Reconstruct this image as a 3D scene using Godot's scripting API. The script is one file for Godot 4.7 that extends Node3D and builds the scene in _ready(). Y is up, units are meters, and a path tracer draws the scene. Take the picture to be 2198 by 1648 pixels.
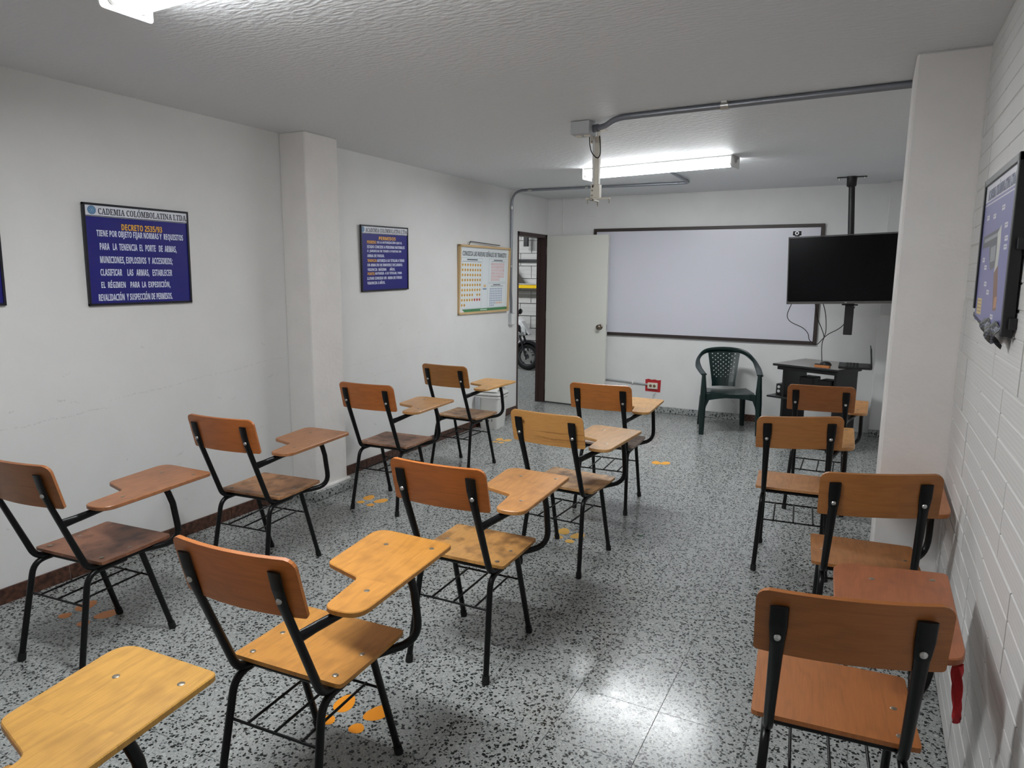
extends Node3D

# ---------------------------------------------------------------- mesh builder
class MB:
	var v := PackedVector3Array()
	var n := PackedVector3Array()
	var u := PackedVector2Array()

	func tri(a: Vector3, b: Vector3, c: Vector3, na: Vector3, nb: Vector3, nc: Vector3, ua: Vector2, ub: Vector2, uc: Vector2) -> void:
		# a, b, c run counter-clockwise seen from outside; stored clockwise
		v.append(a); v.append(c); v.append(b)
		n.append(na); n.append(nc); n.append(nb)
		u.append(ua); u.append(uc); u.append(ub)

	func fuv(p: Vector3, nn: Vector3) -> Vector2:
		var a := nn.abs()
		if a.y >= a.x and a.y >= a.z:
			return Vector2(p.x, p.z)
		if a.x >= a.z:
			return Vector2(p.z, p.y)
		return Vector2(p.x, p.y)

	func face(pts: Array, hint: Vector3, xf := Transform3D.IDENTITY) -> void:
		var nn: Vector3 = (pts[1] - pts[0]).cross(pts[2] - pts[0])
		if nn.length() < 1e-12 and pts.size() > 3:
			nn = (pts[2] - pts[0]).cross(pts[3] - pts[0])
		nn = nn.normalized()
		var q := pts.duplicate()
		if nn.dot(hint) < 0.0:
			q.reverse()
			nn = -nn
		var wn := (xf.basis * nn).normalized()
		for i in range(1, q.size() - 1):
			tri(xf * q[0], xf * q[i], xf * q[i + 1], wn, wn, wn, fuv(q[0], nn), fuv(q[i], nn), fuv(q[i + 1], nn))

	func quad_uv(a: Vector3, b: Vector3, c: Vector3, d: Vector3) -> void:
		# bottom left, bottom right, top right, top left seen from outside; a full picture
		var nn := (b - a).cross(c - a).normalized()
		tri(a, b, c, nn, nn, nn, Vector2(0, 1), Vector2(1, 1), Vector2(1, 0))
		tri(a, c, d, nn, nn, nn, Vector2(0, 1), Vector2(1, 0), Vector2(0, 0))

	func box(c: Vector3, s: Vector3, bv := 0.0, xf := Transform3D.IDENTITY) -> void:
		var h := s * 0.5
		var b := minf(bv, minf(h.x, minf(h.y, h.z)) * 0.9)
		var pt := func(ax: int, sg: Vector3) -> Vector3:
			var q := Vector3.ZERO
			for i in 3:
				q[i] = sg[i] * (h[i] if i == ax else h[i] - b)
			return c + q
		for ax in 3:
			var o1 := (ax + 1) % 3
			var o2 := (ax + 2) % 3
			for s0 in [-1.0, 1.0]:
				var f := []
				for pr in [[-1.0, -1.0], [1.0, -1.0], [1.0, 1.0], [-1.0, 1.0]]:
					var sg := Vector3.ZERO
					sg[ax] = s0; sg[o1] = pr[0]; sg[o2] = pr[1]
					f.append(pt.call(ax, sg))
				var hint := Vector3.ZERO
				hint[ax] = s0
				face(f, hint, xf)
			if b > 0.0:
				for s1 in [-1.0, 1.0]:
					for s2 in [-1.0, 1.0]:
						var g := []
						for e in [-1.0, 1.0]:
							var sg := Vector3.ZERO
							sg[ax] = e; sg[o1] = s1; sg[o2] = s2
							g.append(pt.call(o1, sg)); g.append(pt.call(o2, sg))
						var hint := Vector3.ZERO
						hint[o1] = s1; hint[o2] = s2
						face([g[0], g[2], g[3], g[1]], hint, xf)
		if b > 0.0:
			for sx in [-1.0, 1.0]:
				for sy in [-1.0, 1.0]:
					for sz in [-1.0, 1.0]:
						var sg := Vector3(sx, sy, sz)
						face([pt.call(0, sg), pt.call(1, sg), pt.call(2, sg)], sg, xf)

	func tube(path: Array, r: float, seg := 10, side := Vector3.ZERO, rad := [], caps := true) -> void:
		var m := path.size()
		var rings := []
		var norms := []
		var s := Vector3.ZERO
		var dist := 0.0
		var ds := []
		for i in m:
			var t: Vector3 = (path[mini(i + 1, m - 1)] - path[maxi(i - 1, 0)]).normalized()
			var hint := side if side != Vector3.ZERO else (s if s != Vector3.ZERO else (Vector3.UP if absf(t.y) < 0.9 else Vector3.RIGHT))
			s = (hint - t * hint.dot(t)).normalized()
			var b := t.cross(s)
			var ra := r
			var rb := r
			if rad.size() == m:
				ra = rad[i].x; rb = rad[i].y
			var ring := []
			var nr := []
			for k in seg:
				var a := TAU * k / seg
				ring.append(path[i] + s * ra * cos(a) + b * rb * sin(a))
				nr.append((s * cos(a) / ra + b * sin(a) / rb).normalized())
			rings.append(ring); norms.append(nr)
			if i > 0:
				dist += path[i].distance_to(path[i - 1])
			ds.append(dist)
		for i in m - 1:
			for k in seg:
				var k2 := (k + 1) % seg
				var ua := Vector2(ds[i], float(k) / seg * 0.08)
				var ub := Vector2(ds[i], float(k + 1) / seg * 0.08)
				var uc := Vector2(ds[i + 1], float(k + 1) / seg * 0.08)
				var ud := Vector2(ds[i + 1], float(k) / seg * 0.08)
				tri(rings[i][k], rings[i][k2], rings[i + 1][k2], norms[i][k], norms[i][k2], norms[i + 1][k2], ua, ub, uc)
				tri(rings[i][k], rings[i + 1][k2], rings[i + 1][k], norms[i][k], norms[i + 1][k2], norms[i + 1][k], ua, uc, ud)
		if caps:
			face(rings[0], path[0] - path[1])
			face(rings[m - 1], path[m - 1] - path[m - 2])

	func lathe(prof: Array, seg := 20, xf := Transform3D.IDENTITY, flat := false) -> void:
		# prof: Vector2(radius, height) upwards along y
		for i in prof.size() - 1:
			var p0: Vector2 = prof[i]
			var p1: Vector2 = prof[i + 1]
			var d := p1 - p0
			var nr := Vector2(d.y, -d.x).normalized()
			var n0 := nr
			var n1 := nr
			if not flat:
				if i > 0:
					var dp: Vector2 = p0 - prof[i - 1]
					var np := Vector2(dp.y, -dp.x).normalized()
					if np.dot(nr) > 0.6:
						n0 = (np + nr).normalized()
				if i < prof.size() - 2:
					var dn: Vector2 = prof[i + 2] - p1
					var nx := Vector2(dn.y, -dn.x).normalized()
					if nx.dot(nr) > 0.6:
						n1 = (nx + nr).normalized()
			for k in seg:
				var a := TAU * k / seg
				var b := TAU * (k + 1) / seg
				var ca := Vector3(cos(a), 0, -sin(a))
				var cb := Vector3(cos(b), 0, -sin(b))
				var A := xf * (ca * p0.x + Vector3.UP * p0.y)
				var B := xf * (cb * p0.x + Vector3.UP * p0.y)
				var C := xf * (cb * p1.x + Vector3.UP * p1.y)
				var D := xf * (ca * p1.x + Vector3.UP * p1.y)
				var nA := (xf.basis * (ca * n0.x + Vector3.UP * n0.y)).normalized()
				var nB := (xf.basis * (cb * n0.x + Vector3.UP * n0.y)).normalized()
				var nC := (xf.basis * (cb * n1.x + Vector3.UP * n1.y)).normalized()
				var nD := (xf.basis * (ca * n1.x + Vector3.UP * n1.y)).normalized()
				var u0 := Vector2(a * 0.1, p0.y)
				var u1 := Vector2(b * 0.1, p1.y)
				if p0.x > 1e-6:
					tri(A, B, C, nA, nB, nC, u0, Vector2(u1.x, u0.y), u1)
				if p1.x > 1e-6:
					tri(A, C, D, nA, nC, nD, u0, u1, Vector2(u0.x, u1.y))

	func extrude(poly: PackedVector2Array, y0: float, y1: float, bv := 0.0, xf := Transform3D.IDENTITY) -> void:
		# poly in (x, z); solid between heights y0 and y1
		var m := poly.size()
		var area := 0.0
		for i in m:
			area += poly[i].cross(poly[(i + 1) % m])
		var sg := 1.0 if area > 0.0 else -1.0
		var en := []
		for i in m:
			var e := (poly[(i + 1) % m] - poly[i]).normalized()
			en.append(Vector2(e.y, -e.x) * sg)
		var ins := PackedVector2Array()
		for i in m:
			var w: Vector2 = (en[(i + m - 1) % m] + en[i])
			w = w.normalized() if w.length() > 1e-6 else en[i]
			ins.append(poly[i] - w * bv)
		var t := Geometry2D.triangulate_polygon(ins)
		for i in range(0, t.size(), 3):
			var a := ins[t[i]]
			var b := ins[t[i + 1]]
			var c := ins[t[i + 2]]
			face([Vector3(a.x, y1, a.y), Vector3(b.x, y1, b.y), Vector3(c.x, y1, c.y)], Vector3.UP, xf)
			face([Vector3(a.x, y0, a.y), Vector3(b.x, y0, b.y), Vector3(c.x, y0, c.y)], Vector3.DOWN, xf)
		for i in m:
			var j := (i + 1) % m
			var h := Vector3(en[i].x, 0, en[i].y)
			var P := poly[i]
			var Q := poly[j]
			face([Vector3(P.x, y0 + bv, P.y), Vector3(Q.x, y0 + bv, Q.y), Vector3(Q.x, y1 - bv, Q.y), Vector3(P.x, y1 - bv, P.y)], h, xf)
			if bv > 0.0:
				face([Vector3(P.x, y1 - bv, P.y), Vector3(Q.x, y1 - bv, Q.y), Vector3(ins[j].x, y1, ins[j].y), Vector3(ins[i].x, y1, ins[i].y)], h + Vector3.UP, xf)
				face([Vector3(P.x, y0 + bv, P.y), Vector3(Q.x, y0 + bv, Q.y), Vector3(ins[j].x, y0, ins[j].y), Vector3(ins[i].x, y0, ins[i].y)], h + Vector3.DOWN, xf)

	func slab(xs: Array, ny: int, lo: Callable, hi: Callable, surf: Callable, th: float) -> void:
		# a curved board: surf(x, y) is its middle surface
		var F := []
		var Bk := []
		var N := []
		var U := []
		for x in xs:
			var f := []
			var b := []
			var nn := []
			var uu := []
			for j in ny + 1:
				var y: float = lerpf(lo.call(x), hi.call(x), float(j) / ny)
				var p: Vector3 = surf.call(x, y)
				var dx: Vector3 = surf.call(x + 0.002, y) - surf.call(x - 0.002, y)
				var dy: Vector3 = surf.call(x, y + 0.002) - surf.call(x, y - 0.002)
				var no := dx.cross(dy).normalized()
				f.append(p + no * th * 0.5); b.append(p - no * th * 0.5); nn.append(no); uu.append(Vector2(x, y))
			F.append(f); Bk.append(b); N.append(nn); U.append(uu)
		for i in xs.size() - 1:
			for j in ny:
				tri(F[i][j], F[i + 1][j], F[i + 1][j + 1], N[i][j], N[i + 1][j], N[i + 1][j + 1], U[i][j], U[i + 1][j], U[i + 1][j + 1])
				tri(F[i][j], F[i + 1][j + 1], F[i][j + 1], N[i][j], N[i + 1][j + 1], N[i][j + 1], U[i][j], U[i + 1][j + 1], U[i][j + 1])
				tri(Bk[i][j], Bk[i + 1][j + 1], Bk[i + 1][j], -N[i][j], -N[i + 1][j + 1], -N[i + 1][j], U[i][j], U[i + 1][j + 1], U[i + 1][j])
				tri(Bk[i][j], Bk[i][j + 1], Bk[i + 1][j + 1], -N[i][j], -N[i][j + 1], -N[i + 1][j + 1], U[i][j], U[i][j + 1], U[i + 1][j + 1])
			face([F[i][0], F[i + 1][0], Bk[i + 1][0], Bk[i][0]], F[i][0] - F[i][1])
			face([F[i][ny], F[i + 1][ny], Bk[i + 1][ny], Bk[i][ny]], F[i][ny] - F[i][ny - 1])
		var e := xs.size() - 1
		for j in ny:
			face([F[0][j], F[0][j + 1], Bk[0][j + 1], Bk[0][j]], F[0][j] - F[1][j])
			face([F[e][j], F[e][j + 1], Bk[e][j + 1], Bk[e][j]], F[e][j] - F[e - 1][j])

	func warp(f: Callable) -> void:
		for i in v.size():
			v[i] = f.call(v[i])

	func mesh() -> ArrayMesh:
		var a := []
		a.resize(Mesh.ARRAY_MAX)
		a[Mesh.ARRAY_VERTEX] = v
		a[Mesh.ARRAY_NORMAL] = n
		a[Mesh.ARRAY_TEX_UV] = u
		var m := ArrayMesh.new()
		m.add_surface_from_arrays(Mesh.PRIMITIVE_TRIANGLES, a)
		return m


# ---------------------------------------------------------------- helpers
var M := {}
var counts := {}
var rng := RandomNumberGenerator.new()

func numbered(called: String) -> String:
	var k: int = counts.get(called, 0)
	counts[called] = k + 1
	return called if k == 0 else "%s_%03d" % [called, k]

func thing(called: String, label: String, category: String, at := Vector3.ZERO, turn := 0.0, group := "") -> Node3D:
	var o := Node3D.new()
	o.name = numbered(called)
	add_child(o)
	o.position = at
	o.rotation.y = turn
	o.set_meta("label", label)
	o.set_meta("category", category)
	if group:
		o.set_meta("group", group)
	return o

func part(called: String, mesh: Mesh, m: Material, parent: Node3D, label := "") -> MeshInstance3D:
	var o := MeshInstance3D.new()
	o.name = called
	o.mesh = mesh
	o.material_override = m
	parent.add_child(o, true)
	if label:
		o.set_meta("label", label)
	return o

func struct(called: String, label: String, mesh: Mesh = null, m: Material = null) -> Node3D:
	var o: Node3D
	if mesh:
		var mi := MeshInstance3D.new()
		mi.mesh = mesh
		mi.material_override = m
		o = mi
	else:
		o = Node3D.new()
	o.name = called
	add_child(o)
	o.set_meta("kind", "structure")
	o.set_meta("label", label)
	return o

func mat(c: Color, rough := 0.6, metal := 0.0) -> StandardMaterial3D:
	var m := StandardMaterial3D.new()
	m.albedo_color = c
	m.roughness = rough
	m.metallic = metal
	return m

func c8(r: float, g: float, b: float) -> Color:
	return Color(r / 255.0, g / 255.0, b / 255.0)

func boxm(c: Vector3, s: Vector3, bv := 0.0) -> ArrayMesh:
	var b := MB.new()
	b.box(c, s, bv)
	return b.mesh()

func fillet(pts: Array, radii: Array, seg := 6) -> Array:
	var out := [pts[0]]
	for i in range(1, pts.size() - 1):
		var r: float = radii[i] if i < radii.size() else radii[-1]
		var a: Vector3 = pts[i - 1]
		var b: Vector3 = pts[i]
		var c: Vector3 = pts[i + 1]
		var d1 := (a - b).normalized()
		var d2 := (c - b).normalized()
		var ang := d1.angle_to(d2)
		if r <= 0.0 or ang > 3.1:
			out.append(b)
			continue
		var t := minf(r / tan(ang * 0.5), minf(a.distance_to(b), b.distance_to(c)) * 0.49)
		var p0 := b + d1 * t
		var p2 := b + d2 * t
		for k in seg + 1:
			var s := float(k) / seg
			out.append(p0.lerp(b, s).lerp(b.lerp(p2, s), s))
	out.append(pts[-1])
	return out

func smooth(pts: Array, seg := 6) -> Array:
	var out := []
	var m := pts.size()
	for i in m - 1:
		var p0: Vector3 = pts[maxi(i - 1, 0)]
		var p1: Vector3 = pts[i]
		var p2: Vector3 = pts[i + 1]
		var p3: Vector3 = pts[mini(i + 2, m - 1)]
		for k in seg:
			var t := float(k) / seg
			out.append(p1.cubic_interpolate(p2, p0, p3, t))
	out.append(pts[-1])
	return out

func rounded(pts: Array, radii: Array, seg := 6) -> PackedVector2Array:
	var out := PackedVector2Array()
	var m := pts.size()
	for i in m:
		var a: Vector2 = pts[(i + m - 1) % m]
		var b: Vector2 = pts[i]
		var c: Vector2 = pts[(i + 1) % m]
		var r: float = radii[i]
		if r <= 0.0:
			out.append(b)
			continue
		var d1 := (a - b).normalized()
		var d2 := (c - b).normalized()
		var ang := absf(d1.angle_to(d2))
		var t := minf(r / tan(ang * 0.5), minf(a.distance_to(b), b.distance_to(c)) * 0.49)
		var p0 := b + d1 * t
		var p2 := b + d2 * t
		for k in seg + 1:
			var s := float(k) / seg
			out.append(p0.lerp(b, s).lerp(b.lerp(p2, s), s))
	return out

func img_poly(im: Image, pts: Array, c: Color) -> void:
	var lo := Vector2(1e9, 1e9)
	var hi := -lo
	var pp := PackedVector2Array()
	for q in pts:
		pp.append(q)
		lo = lo.min(q); hi = hi.max(q)
	for y in range(maxi(0, int(lo.y)), mini(im.get_height(), int(hi.y) + 1)):
		for x in range(maxi(0, int(lo.x)), mini(im.get_width(), int(hi.x) + 1)):
			if Geometry2D.is_point_in_polygon(Vector2(x + 0.5, y + 0.5), pp):
				im.set_pixel(x, y, c)

var sans: FontVariation
var serif: FontVariation

func lettering(parent: Node3D, text: String, rect: Rect2, m: Material, z: float, font: Font, called := "lettering") -> MeshInstance3D:
	# text fitted into rect (x, y of the lower left corner, width, height) on the plane z of its parent
	var t := TextMesh.new()
	t.text = text
	t.font = font
	t.font_size = 48
	t.pixel_size = 0.01
	t.depth = 0.04
	t.curve_step = 2.0
	var o := MeshInstance3D.new()
	o.name = called
	o.mesh = t
	o.material_override = m
	parent.add_child(o, true)
	var bb := t.get_aabb()
	var sc := Vector3(rect.size.x / maxf(bb.size.x, 0.001), rect.size.y / maxf(bb.size.y, 0.001), 0.01)
	o.scale = sc
	o.position = Vector3(rect.position.x - bb.position.x * sc.x, rect.position.y - bb.position.y * sc.y, z)
	return o

# ---------------------------------------------------------------- textures
func tex_terrazzo(px: int, metres: float, chips: int) -> ImageTexture:
	var im := Image.create(px, px, false, Image.FORMAT_RGB8)
	var fine := FastNoiseLite.new()
	fine.seed = 5
	fine.frequency = 0.06
	var data := PackedByteArray()
	data.resize(px * px * 3)
	for y in px:
		for x in px:
			var g := 158.0 + 24.0 * fine.get_noise_2d(x, y)
			var i := (y * px + x) * 3
			data[i] = int(g); data[i + 1] = int(g + 3.0); data[i + 2] = int(g + 1.0)
	var ppm := px / metres
	for k in chips:
		var dark := k > chips * 0.45
		var r := (rng.randf_range(0.0012, 0.003) if rng.randf() < 0.5 else rng.randf_range(0.0036, 0.0074)) * ppm
		var tone := Vector3(34, 38, 37) * rng.randf_range(0.75, 1.35)
		if not dark:
			var w := rng.randf()
			tone = Vector3(176, 180, 177) if w < 0.5 else (Vector3(126, 132, 131) if w < 0.85 else Vector3(108, 113, 112))
			tone *= rng.randf_range(0.94, 1.05)
		var cx := rng.randf() * px
		var cy := rng.randf() * px
		var rot := rng.randf() * TAU
		var stretch := rng.randf_range(0.5, 0.95)
		var pl := []
		var nv := rng.randi_range(4, 7)
		for j in nv:
			var a := TAU * (j + rng.randf_range(-0.25, 0.25)) / nv
			var rr := r * rng.randf_range(0.7, 1.2)
			pl.append(Vector2(cos(a) * rr, sin(a) * rr * stretch).rotated(rot))
		var R := int(r * 1.25) + 1
		for dy in range(-R, R + 1):
			for dx in range(-R, R + 1):
				var inside := true
				for j in nv:
					var A: Vector2 = pl[j]
					var Bq: Vector2 = pl[(j + 1) % nv]
					if (Bq.x - A.x) * (dy - A.y) - (Bq.y - A.y) * (dx - A.x) < 0.0:
						inside = false
						break
				if inside:
					var xx := posmod(int(cx) + dx, px)
					var yy := posmod(int(cy) + dy, px)
					var i := (yy * px + xx) * 3
					data[i] = int(clampf(tone.x, 0, 255)); data[i + 1] = int(clampf(tone.y, 0, 255)); data[i + 2] = int(clampf(tone.z, 0, 255))
	im = Image.create_from_data(px, px, false, Image.FORMAT_RGB8, data)
	return ImageTexture.create_from_image(im)

func tex_wood(sd: int, dirt: float) -> ImageTexture:
	var px := 512
	var a := FastNoiseLite.new()
	a.seed = sd
	a.frequency = 1.0
	a.fractal_octaves = 3
	var b := FastNoiseLite.new()
	b.seed = sd + 7
	b.frequency = 1.0
	b.fractal_octaves = 4
	var data := PackedByteArray()
	data.resize(px * px * 3)
	for y in px:
		for x in px:
			# grain runs along x
			var wob := a.get_noise_2d(x * 0.0022, y * 0.009) * 1.3
			var rings := 0.5 + 0.5 * sin((y * 0.02 + wob * 2.0) * TAU * 0.5)
			var fib := b.get_noise_2d(x * 0.006, y * 0.2)
			var pore := b.get_noise_2d(x * 0.02 + 90.0, y * 0.6)
			var blot := a.get_noise_2d(x * 0.007 + 40.0, y * 0.007 + 9.0)
			var g := 0.95 - 0.05 * rings * rings + 0.06 * fib + 0.025 * pore
			if dirt > 0.0:
				g -= dirt * (maxf(0.0, blot + 0.12 * fib + 0.05) + 0.3 * maxf(0.0, b.get_noise_2d(x * 0.05, y * 0.05) - 0.15))
			var w := clampf(g, 0.2, 1.0)
			var i := (y * px + x) * 3
			data[i] = int(255.0 * clampf(w * 1.02, 0, 1)); data[i + 1] = int(255.0 * pow(w, 1.1)); data[i + 2] = int(255.0 * pow(w, 1.2))
	return ImageTexture.create_from_image(Image.create_from_data(px, px, false, Image.FORMAT_RGB8, data))

func tex_noise(px: int, freq: Vector2, octaves: int, lo: float, hi: float, sd: int, power := 1.0) -> ImageTexture:
	# tileable greyscale noise, by blending opposite edges
	var f := FastNoiseLite.new()
	f.seed = sd
	f.frequency = 1.0
	f.fractal_octaves = octaves
	var data := PackedByteArray()
	data.resize(px * px)
	for y in px:
		var ty := float(y) / px
		for x in px:
			var tx := float(x) / px
			var n00 := f.get_noise_2d(tx * freq.x, ty * freq.y)
			var v := n00
			var wx := clampf((tx - 0.85) / 0.15, 0.0, 1.0)
			var wy := clampf((ty - 0.85) / 0.15, 0.0, 1.0)
			if wx > 0.0:
				v = lerpf(v, f.get_noise_2d((tx - 1.0) * freq.x, ty * freq.y), wx)
			if wy > 0.0:
				var v2 := f.get_noise_2d(tx * freq.x, (ty - 1.0) * freq.y)
				if wx > 0.0:
					v2 = lerpf(v2, f.get_noise_2d((tx - 1.0) * freq.x, (ty - 1.0) * freq.y), wx)
				v = lerpf(v, v2, wy)
			var g := pow(clampf(0.5 + 0.75 * v, 0.0, 1.0), power)
			data[y * px + x] = int(clampf(lerpf(lo, hi, g), 0.0, 1.0) * 255.0)
	return ImageTexture.create_from_image(Image.create_from_data(px, px, false, Image.FORMAT_L8, data))

func streaked_wood(c: Color) -> StandardMaterial3D:
	# one board: long dark grain streaks low on it and a knot near its upper left corner
	var im := Image.create(400, 172, false, Image.FORMAT_RGB8)
	var f := FastNoiseLite.new()
	f.seed = 77
	f.frequency = 1.0
	f.fractal_octaves = 3
	for y in 172:
		for x in 400:
			var wy := y + 7.0 * f.get_noise_2d(x * 0.008, y * 0.01)
			var g := 0.94 + 0.08 * f.get_noise_2d(x * 0.01, y * 0.3)
			var on := clampf((x - 90.0) / 120.0, 0.0, 1.0)
			g -= 0.22 * on * exp(-pow((wy - 98.0) / 2.2, 2.0))
			g -= 0.26 * on * exp(-pow((wy - 132.0) / 5.0, 2.0)) * (0.7 + 0.5 * f.get_noise_2d(x * 0.02, 3.0))
			g -= 0.12 * on * exp(-pow((wy - 146.0) / 2.5, 2.0))
			g -= 0.5 * exp(-(pow((x - 78.0) / 7.0, 2.0) + pow((y - 58.0) / 9.0, 2.0)))
			g = clampf(g, 0.2, 1.0)
			im.set_pixel(x, y, Color(g, pow(g, 1.25), pow(g, 1.5)))
	var m := wood(c, ImageTexture.create_from_image(im), 0.42, Vector3(0.5, 1, 0))
	m.uv1_scale = Vector3(2.5, -1.0 / 0.172, 1)
	return m

func tex_scuffs() -> ImageTexture:
	# paint of the left wall, 9.1 m by 2.4 m: faint patches, scratches and specks
	var W := 2048
	var H := 540
	var im := Image.create(W, H, false, Image.FORMAT_RGB8)
	var f := FastNoiseLite.new()
	f.seed = 8
	f.frequency = 0.012
	f.fractal_octaves = 4
	for y in H:
		for x in W:
			var g := 0.99 + 0.014 * f.get_noise_2d(x, y)
			im.set_pixel(x, y, Color(g, g, g * 0.997))
	var stroke := func(z0: float, y0: float, z1: float, y1: float, dark: float, gaps: float) -> void:
		var n := int(absf(z1 - z0) * 225.0 + absf(y1 - y0) * 225.0) + 2
		for i in n:
			if rng.randf() < gaps:
				continue
			var t := float(i) / n
			var x := int((1.4 - lerpf(z0, z1, t)) / 9.1 * W)
			var y := int((1.0 - (lerpf(y0, y1, t) + 0.004 * sin(t * 17.0)) / 2.4) * H)
			if x >= 0 and x < W and y >= 0 and y < H:
				im.set_pixel(x, y, im.get_pixel(x, y).darkened(dark * rng.randf_range(0.5, 1.0)))
	stroke.call(-1.6, 0.80, -2.15, 0.83, 0.09, 0.45)
	stroke.call(-2.15, 0.86, -3.38, 0.97, 0.08, 0.5)
	stroke.call(-3.75, 0.82, -5.0, 0.9, 0.07, 0.55)
	stroke.call(-3.75, 0.70, -4.6, 0.74, 0.06, 0.55)
	for k in 70:
		var z := rng.randf_range(-6.6, -0.8)
		var y := rng.randf_range(0.15, 1.25)
		var l := rng.randf_range(0.005, 0.05)
		stroke.call(z, y, z - l, y + rng.randf_range(-0.6, 0.6) * l, rng.randf_range(0.05, 0.14), 0.3)
	return ImageTexture.create_from_image(im)

func relief(m: StandardMaterial3D, t: Texture2D, cm: float) -> void:
	m.heightmap_enabled = true
	m.heightmap_texture = t
	m.heightmap_scale = cm

func wood(c: Color, tex: Texture2D, rough: float, off: Vector3) -> StandardMaterial3D:
	var m := mat(c, rough)
	m.albedo_texture = tex
	m.uv1_scale = Vector3(2.2, 2.2, 1)
	m.uv1_offset = off
	m.clearcoat_enabled = true
	m.clearcoat = 0.12
	m.clearcoat_roughness = 0.35
	return m

func materials() -> void:
	M.black = mat(c8(11, 11, 13), 0.34)
	M.black.metallic_specular = 0.38
	M.rubber = mat(c8(14, 14, 15), 0.75)
	M.steel = mat(c8(190, 190, 188), 0.3, 0.9)
	M.bolt = mat(c8(150, 142, 128), 0.35, 0.7)
	var plaster := tex_noise(512, Vector2(26, 26), 5, 0.0, 1.0, 31)
	var blotch := tex_noise(256, Vector2(4, 4), 3, 0.975, 1.0, 17)
	M.wall = mat(c8(232, 232, 231), 0.72)
	M.wall.albedo_texture = blotch
	M.wall.uv1_triplanar = true
	M.wall.uv1_world_triplanar = true
	M.wall.uv1_scale = Vector3(0.55, 0.55, 0.55)
	relief(M.wall, plaster, 0.04)
	M.wall_scuffed = mat(c8(230, 230, 229), 0.72)
	M.wall_scuffed.albedo_texture = tex_scuffs()
	M.wall_scuffed.uv1_scale = Vector3(-1.0 / 9.1, -1.0 / 2.4, 1)
	M.wall_scuffed.uv1_offset = Vector3(1.4 / 9.1, 1, 0)
	M.pillar = mat(c8(234, 231, 228), 0.75)
	M.pillar.albedo_texture = blotch
	M.pillar.uv1_triplanar = true
	M.pillar.uv1_world_triplanar = true
	M.pillar.uv1_scale = Vector3(0.9, 0.9, 0.9)
	relief(M.pillar, plaster, 0.08)
	var brush := tex_noise(1024, Vector2(22, 60), 5, 0.0, 1.0, 71)
	M.ceiling = mat(c8(229, 231, 233), 0.55)
	M.ceiling.uv1_triplanar = true
	M.ceiling.uv1_world_triplanar = true
	M.ceiling.uv1_scale = Vector3(0.7, 0.7, 0.7)
	relief(M.ceiling, brush, 0.28)
	var stripes := Image.create(8, 128, false, Image.FORMAT_L8)
	for y in 128:
		for x in 8:
			var q := fmod(y / 128.0 * 8.0, 1.0)
			stripes.set_pixel(x, y, Color.WHITE * (0.35 if q < 0.22 else 0.8))
	M.brick = mat(c8(214, 213, 211), 0.6)
	M.brick.uv1_scale = Vector3(10, 10, 1)
	relief(M.brick, ImageTexture.create_from_image(stripes), 0.06)
	M.mortar = mat(c8(206, 205, 202), 0.8)
	M.floor_tex = tex_terrazzo(1024, 0.6, 4700)
	M.tile = mat(Color.WHITE, 0.2)
	M.tile.metallic_specular = 0.42
	M.tile.albedo_texture = M.floor_tex
	M.tile.uv1_scale = Vector3(1.0 / 0.6, 1.0 / 0.6, 1)
	M.tile.roughness_texture = tex_noise(256, Vector2(5, 5), 4, 0.75, 1.35, 12)
	M.grout = mat(c8(96, 96, 92), 0.8)
	M.terrazzo_curb = M.tile.duplicate()
	M.terrazzo_curb.uv1_triplanar = true
	M.terrazzo_curb.uv1_world_triplanar = true
	M.terrazzo_curb.uv1_scale = Vector3(1.3, 1.3, 1.3)
	M.terrazzo_curb.roughness = 0.4
	var marble := tex_noise(256, Vector2(9, 9), 5, 0.35, 1.0, 44)
	M.brown_tile = mat(c8(112, 72, 56), 0.35)
	M.brown_tile.albedo_texture = marble
	M.brown_tile.uv1_triplanar = true
	M.brown_tile.uv1_world_triplanar = true
	M.brown_tile.uv1_scale = Vector3(3, 3, 3)
	M.white_grout = mat(c8(205, 202, 195), 0.8)
	M.wood_tex = [tex_wood(3, 0.0), tex_wood(21, 0.1), tex_wood(40, 0.42)]
	M.white_paint = mat(c8(232, 232, 230), 0.45)
	M.door = mat(c8(226, 226, 218), 0.5)
	M.brown_metal = mat(c8(58, 40, 38), 0.45)
	M.board = mat(c8(214, 214, 224), 0.25)
	M.board_frame = mat(c8(48, 38, 34), 0.5)
	M.galv = mat(c8(140, 143, 150), 0.38, 0.75)
	M.grey_box = mat(c8(182, 184, 186), 0.5)
	M.cream = mat(c8(226, 220, 206), 0.5)
	M.blue = mat(c8(22, 19, 116), 0.4)
	M.sign_white = mat(c8(225, 228, 236), 0.3)
	M.sign_frame = mat(c8(20, 20, 30), 0.4)
	M.ink = mat(c8(22, 24, 48), 0.5)
	M.letter = mat(c8(224, 230, 246), 0.4)
	M.orange_letter = mat(c8(240, 180, 50), 0.4)
	M.green_plastic = mat(c8(10, 34, 32), 0.26)
	M.tv_bezel = mat(c8(78, 76, 74), 0.4, 0.3)
	M.screen = mat(c8(6, 6, 8), 0.2)
	M.screen.metallic_specular = 0.25
	M.red = mat(c8(176, 30, 36), 0.5)
	M.yellow = mat(c8(250, 205, 10), 0.5)
	M.sticker = mat(c8(238, 150, 28), 0.45)
	M.bin = mat(c8(226, 226, 222), 0.4)
	M.desk_black = mat(c8(12, 12, 14), 0.45)
	M.desk_top = mat(c8(140, 138, 133), 0.3)

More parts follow.
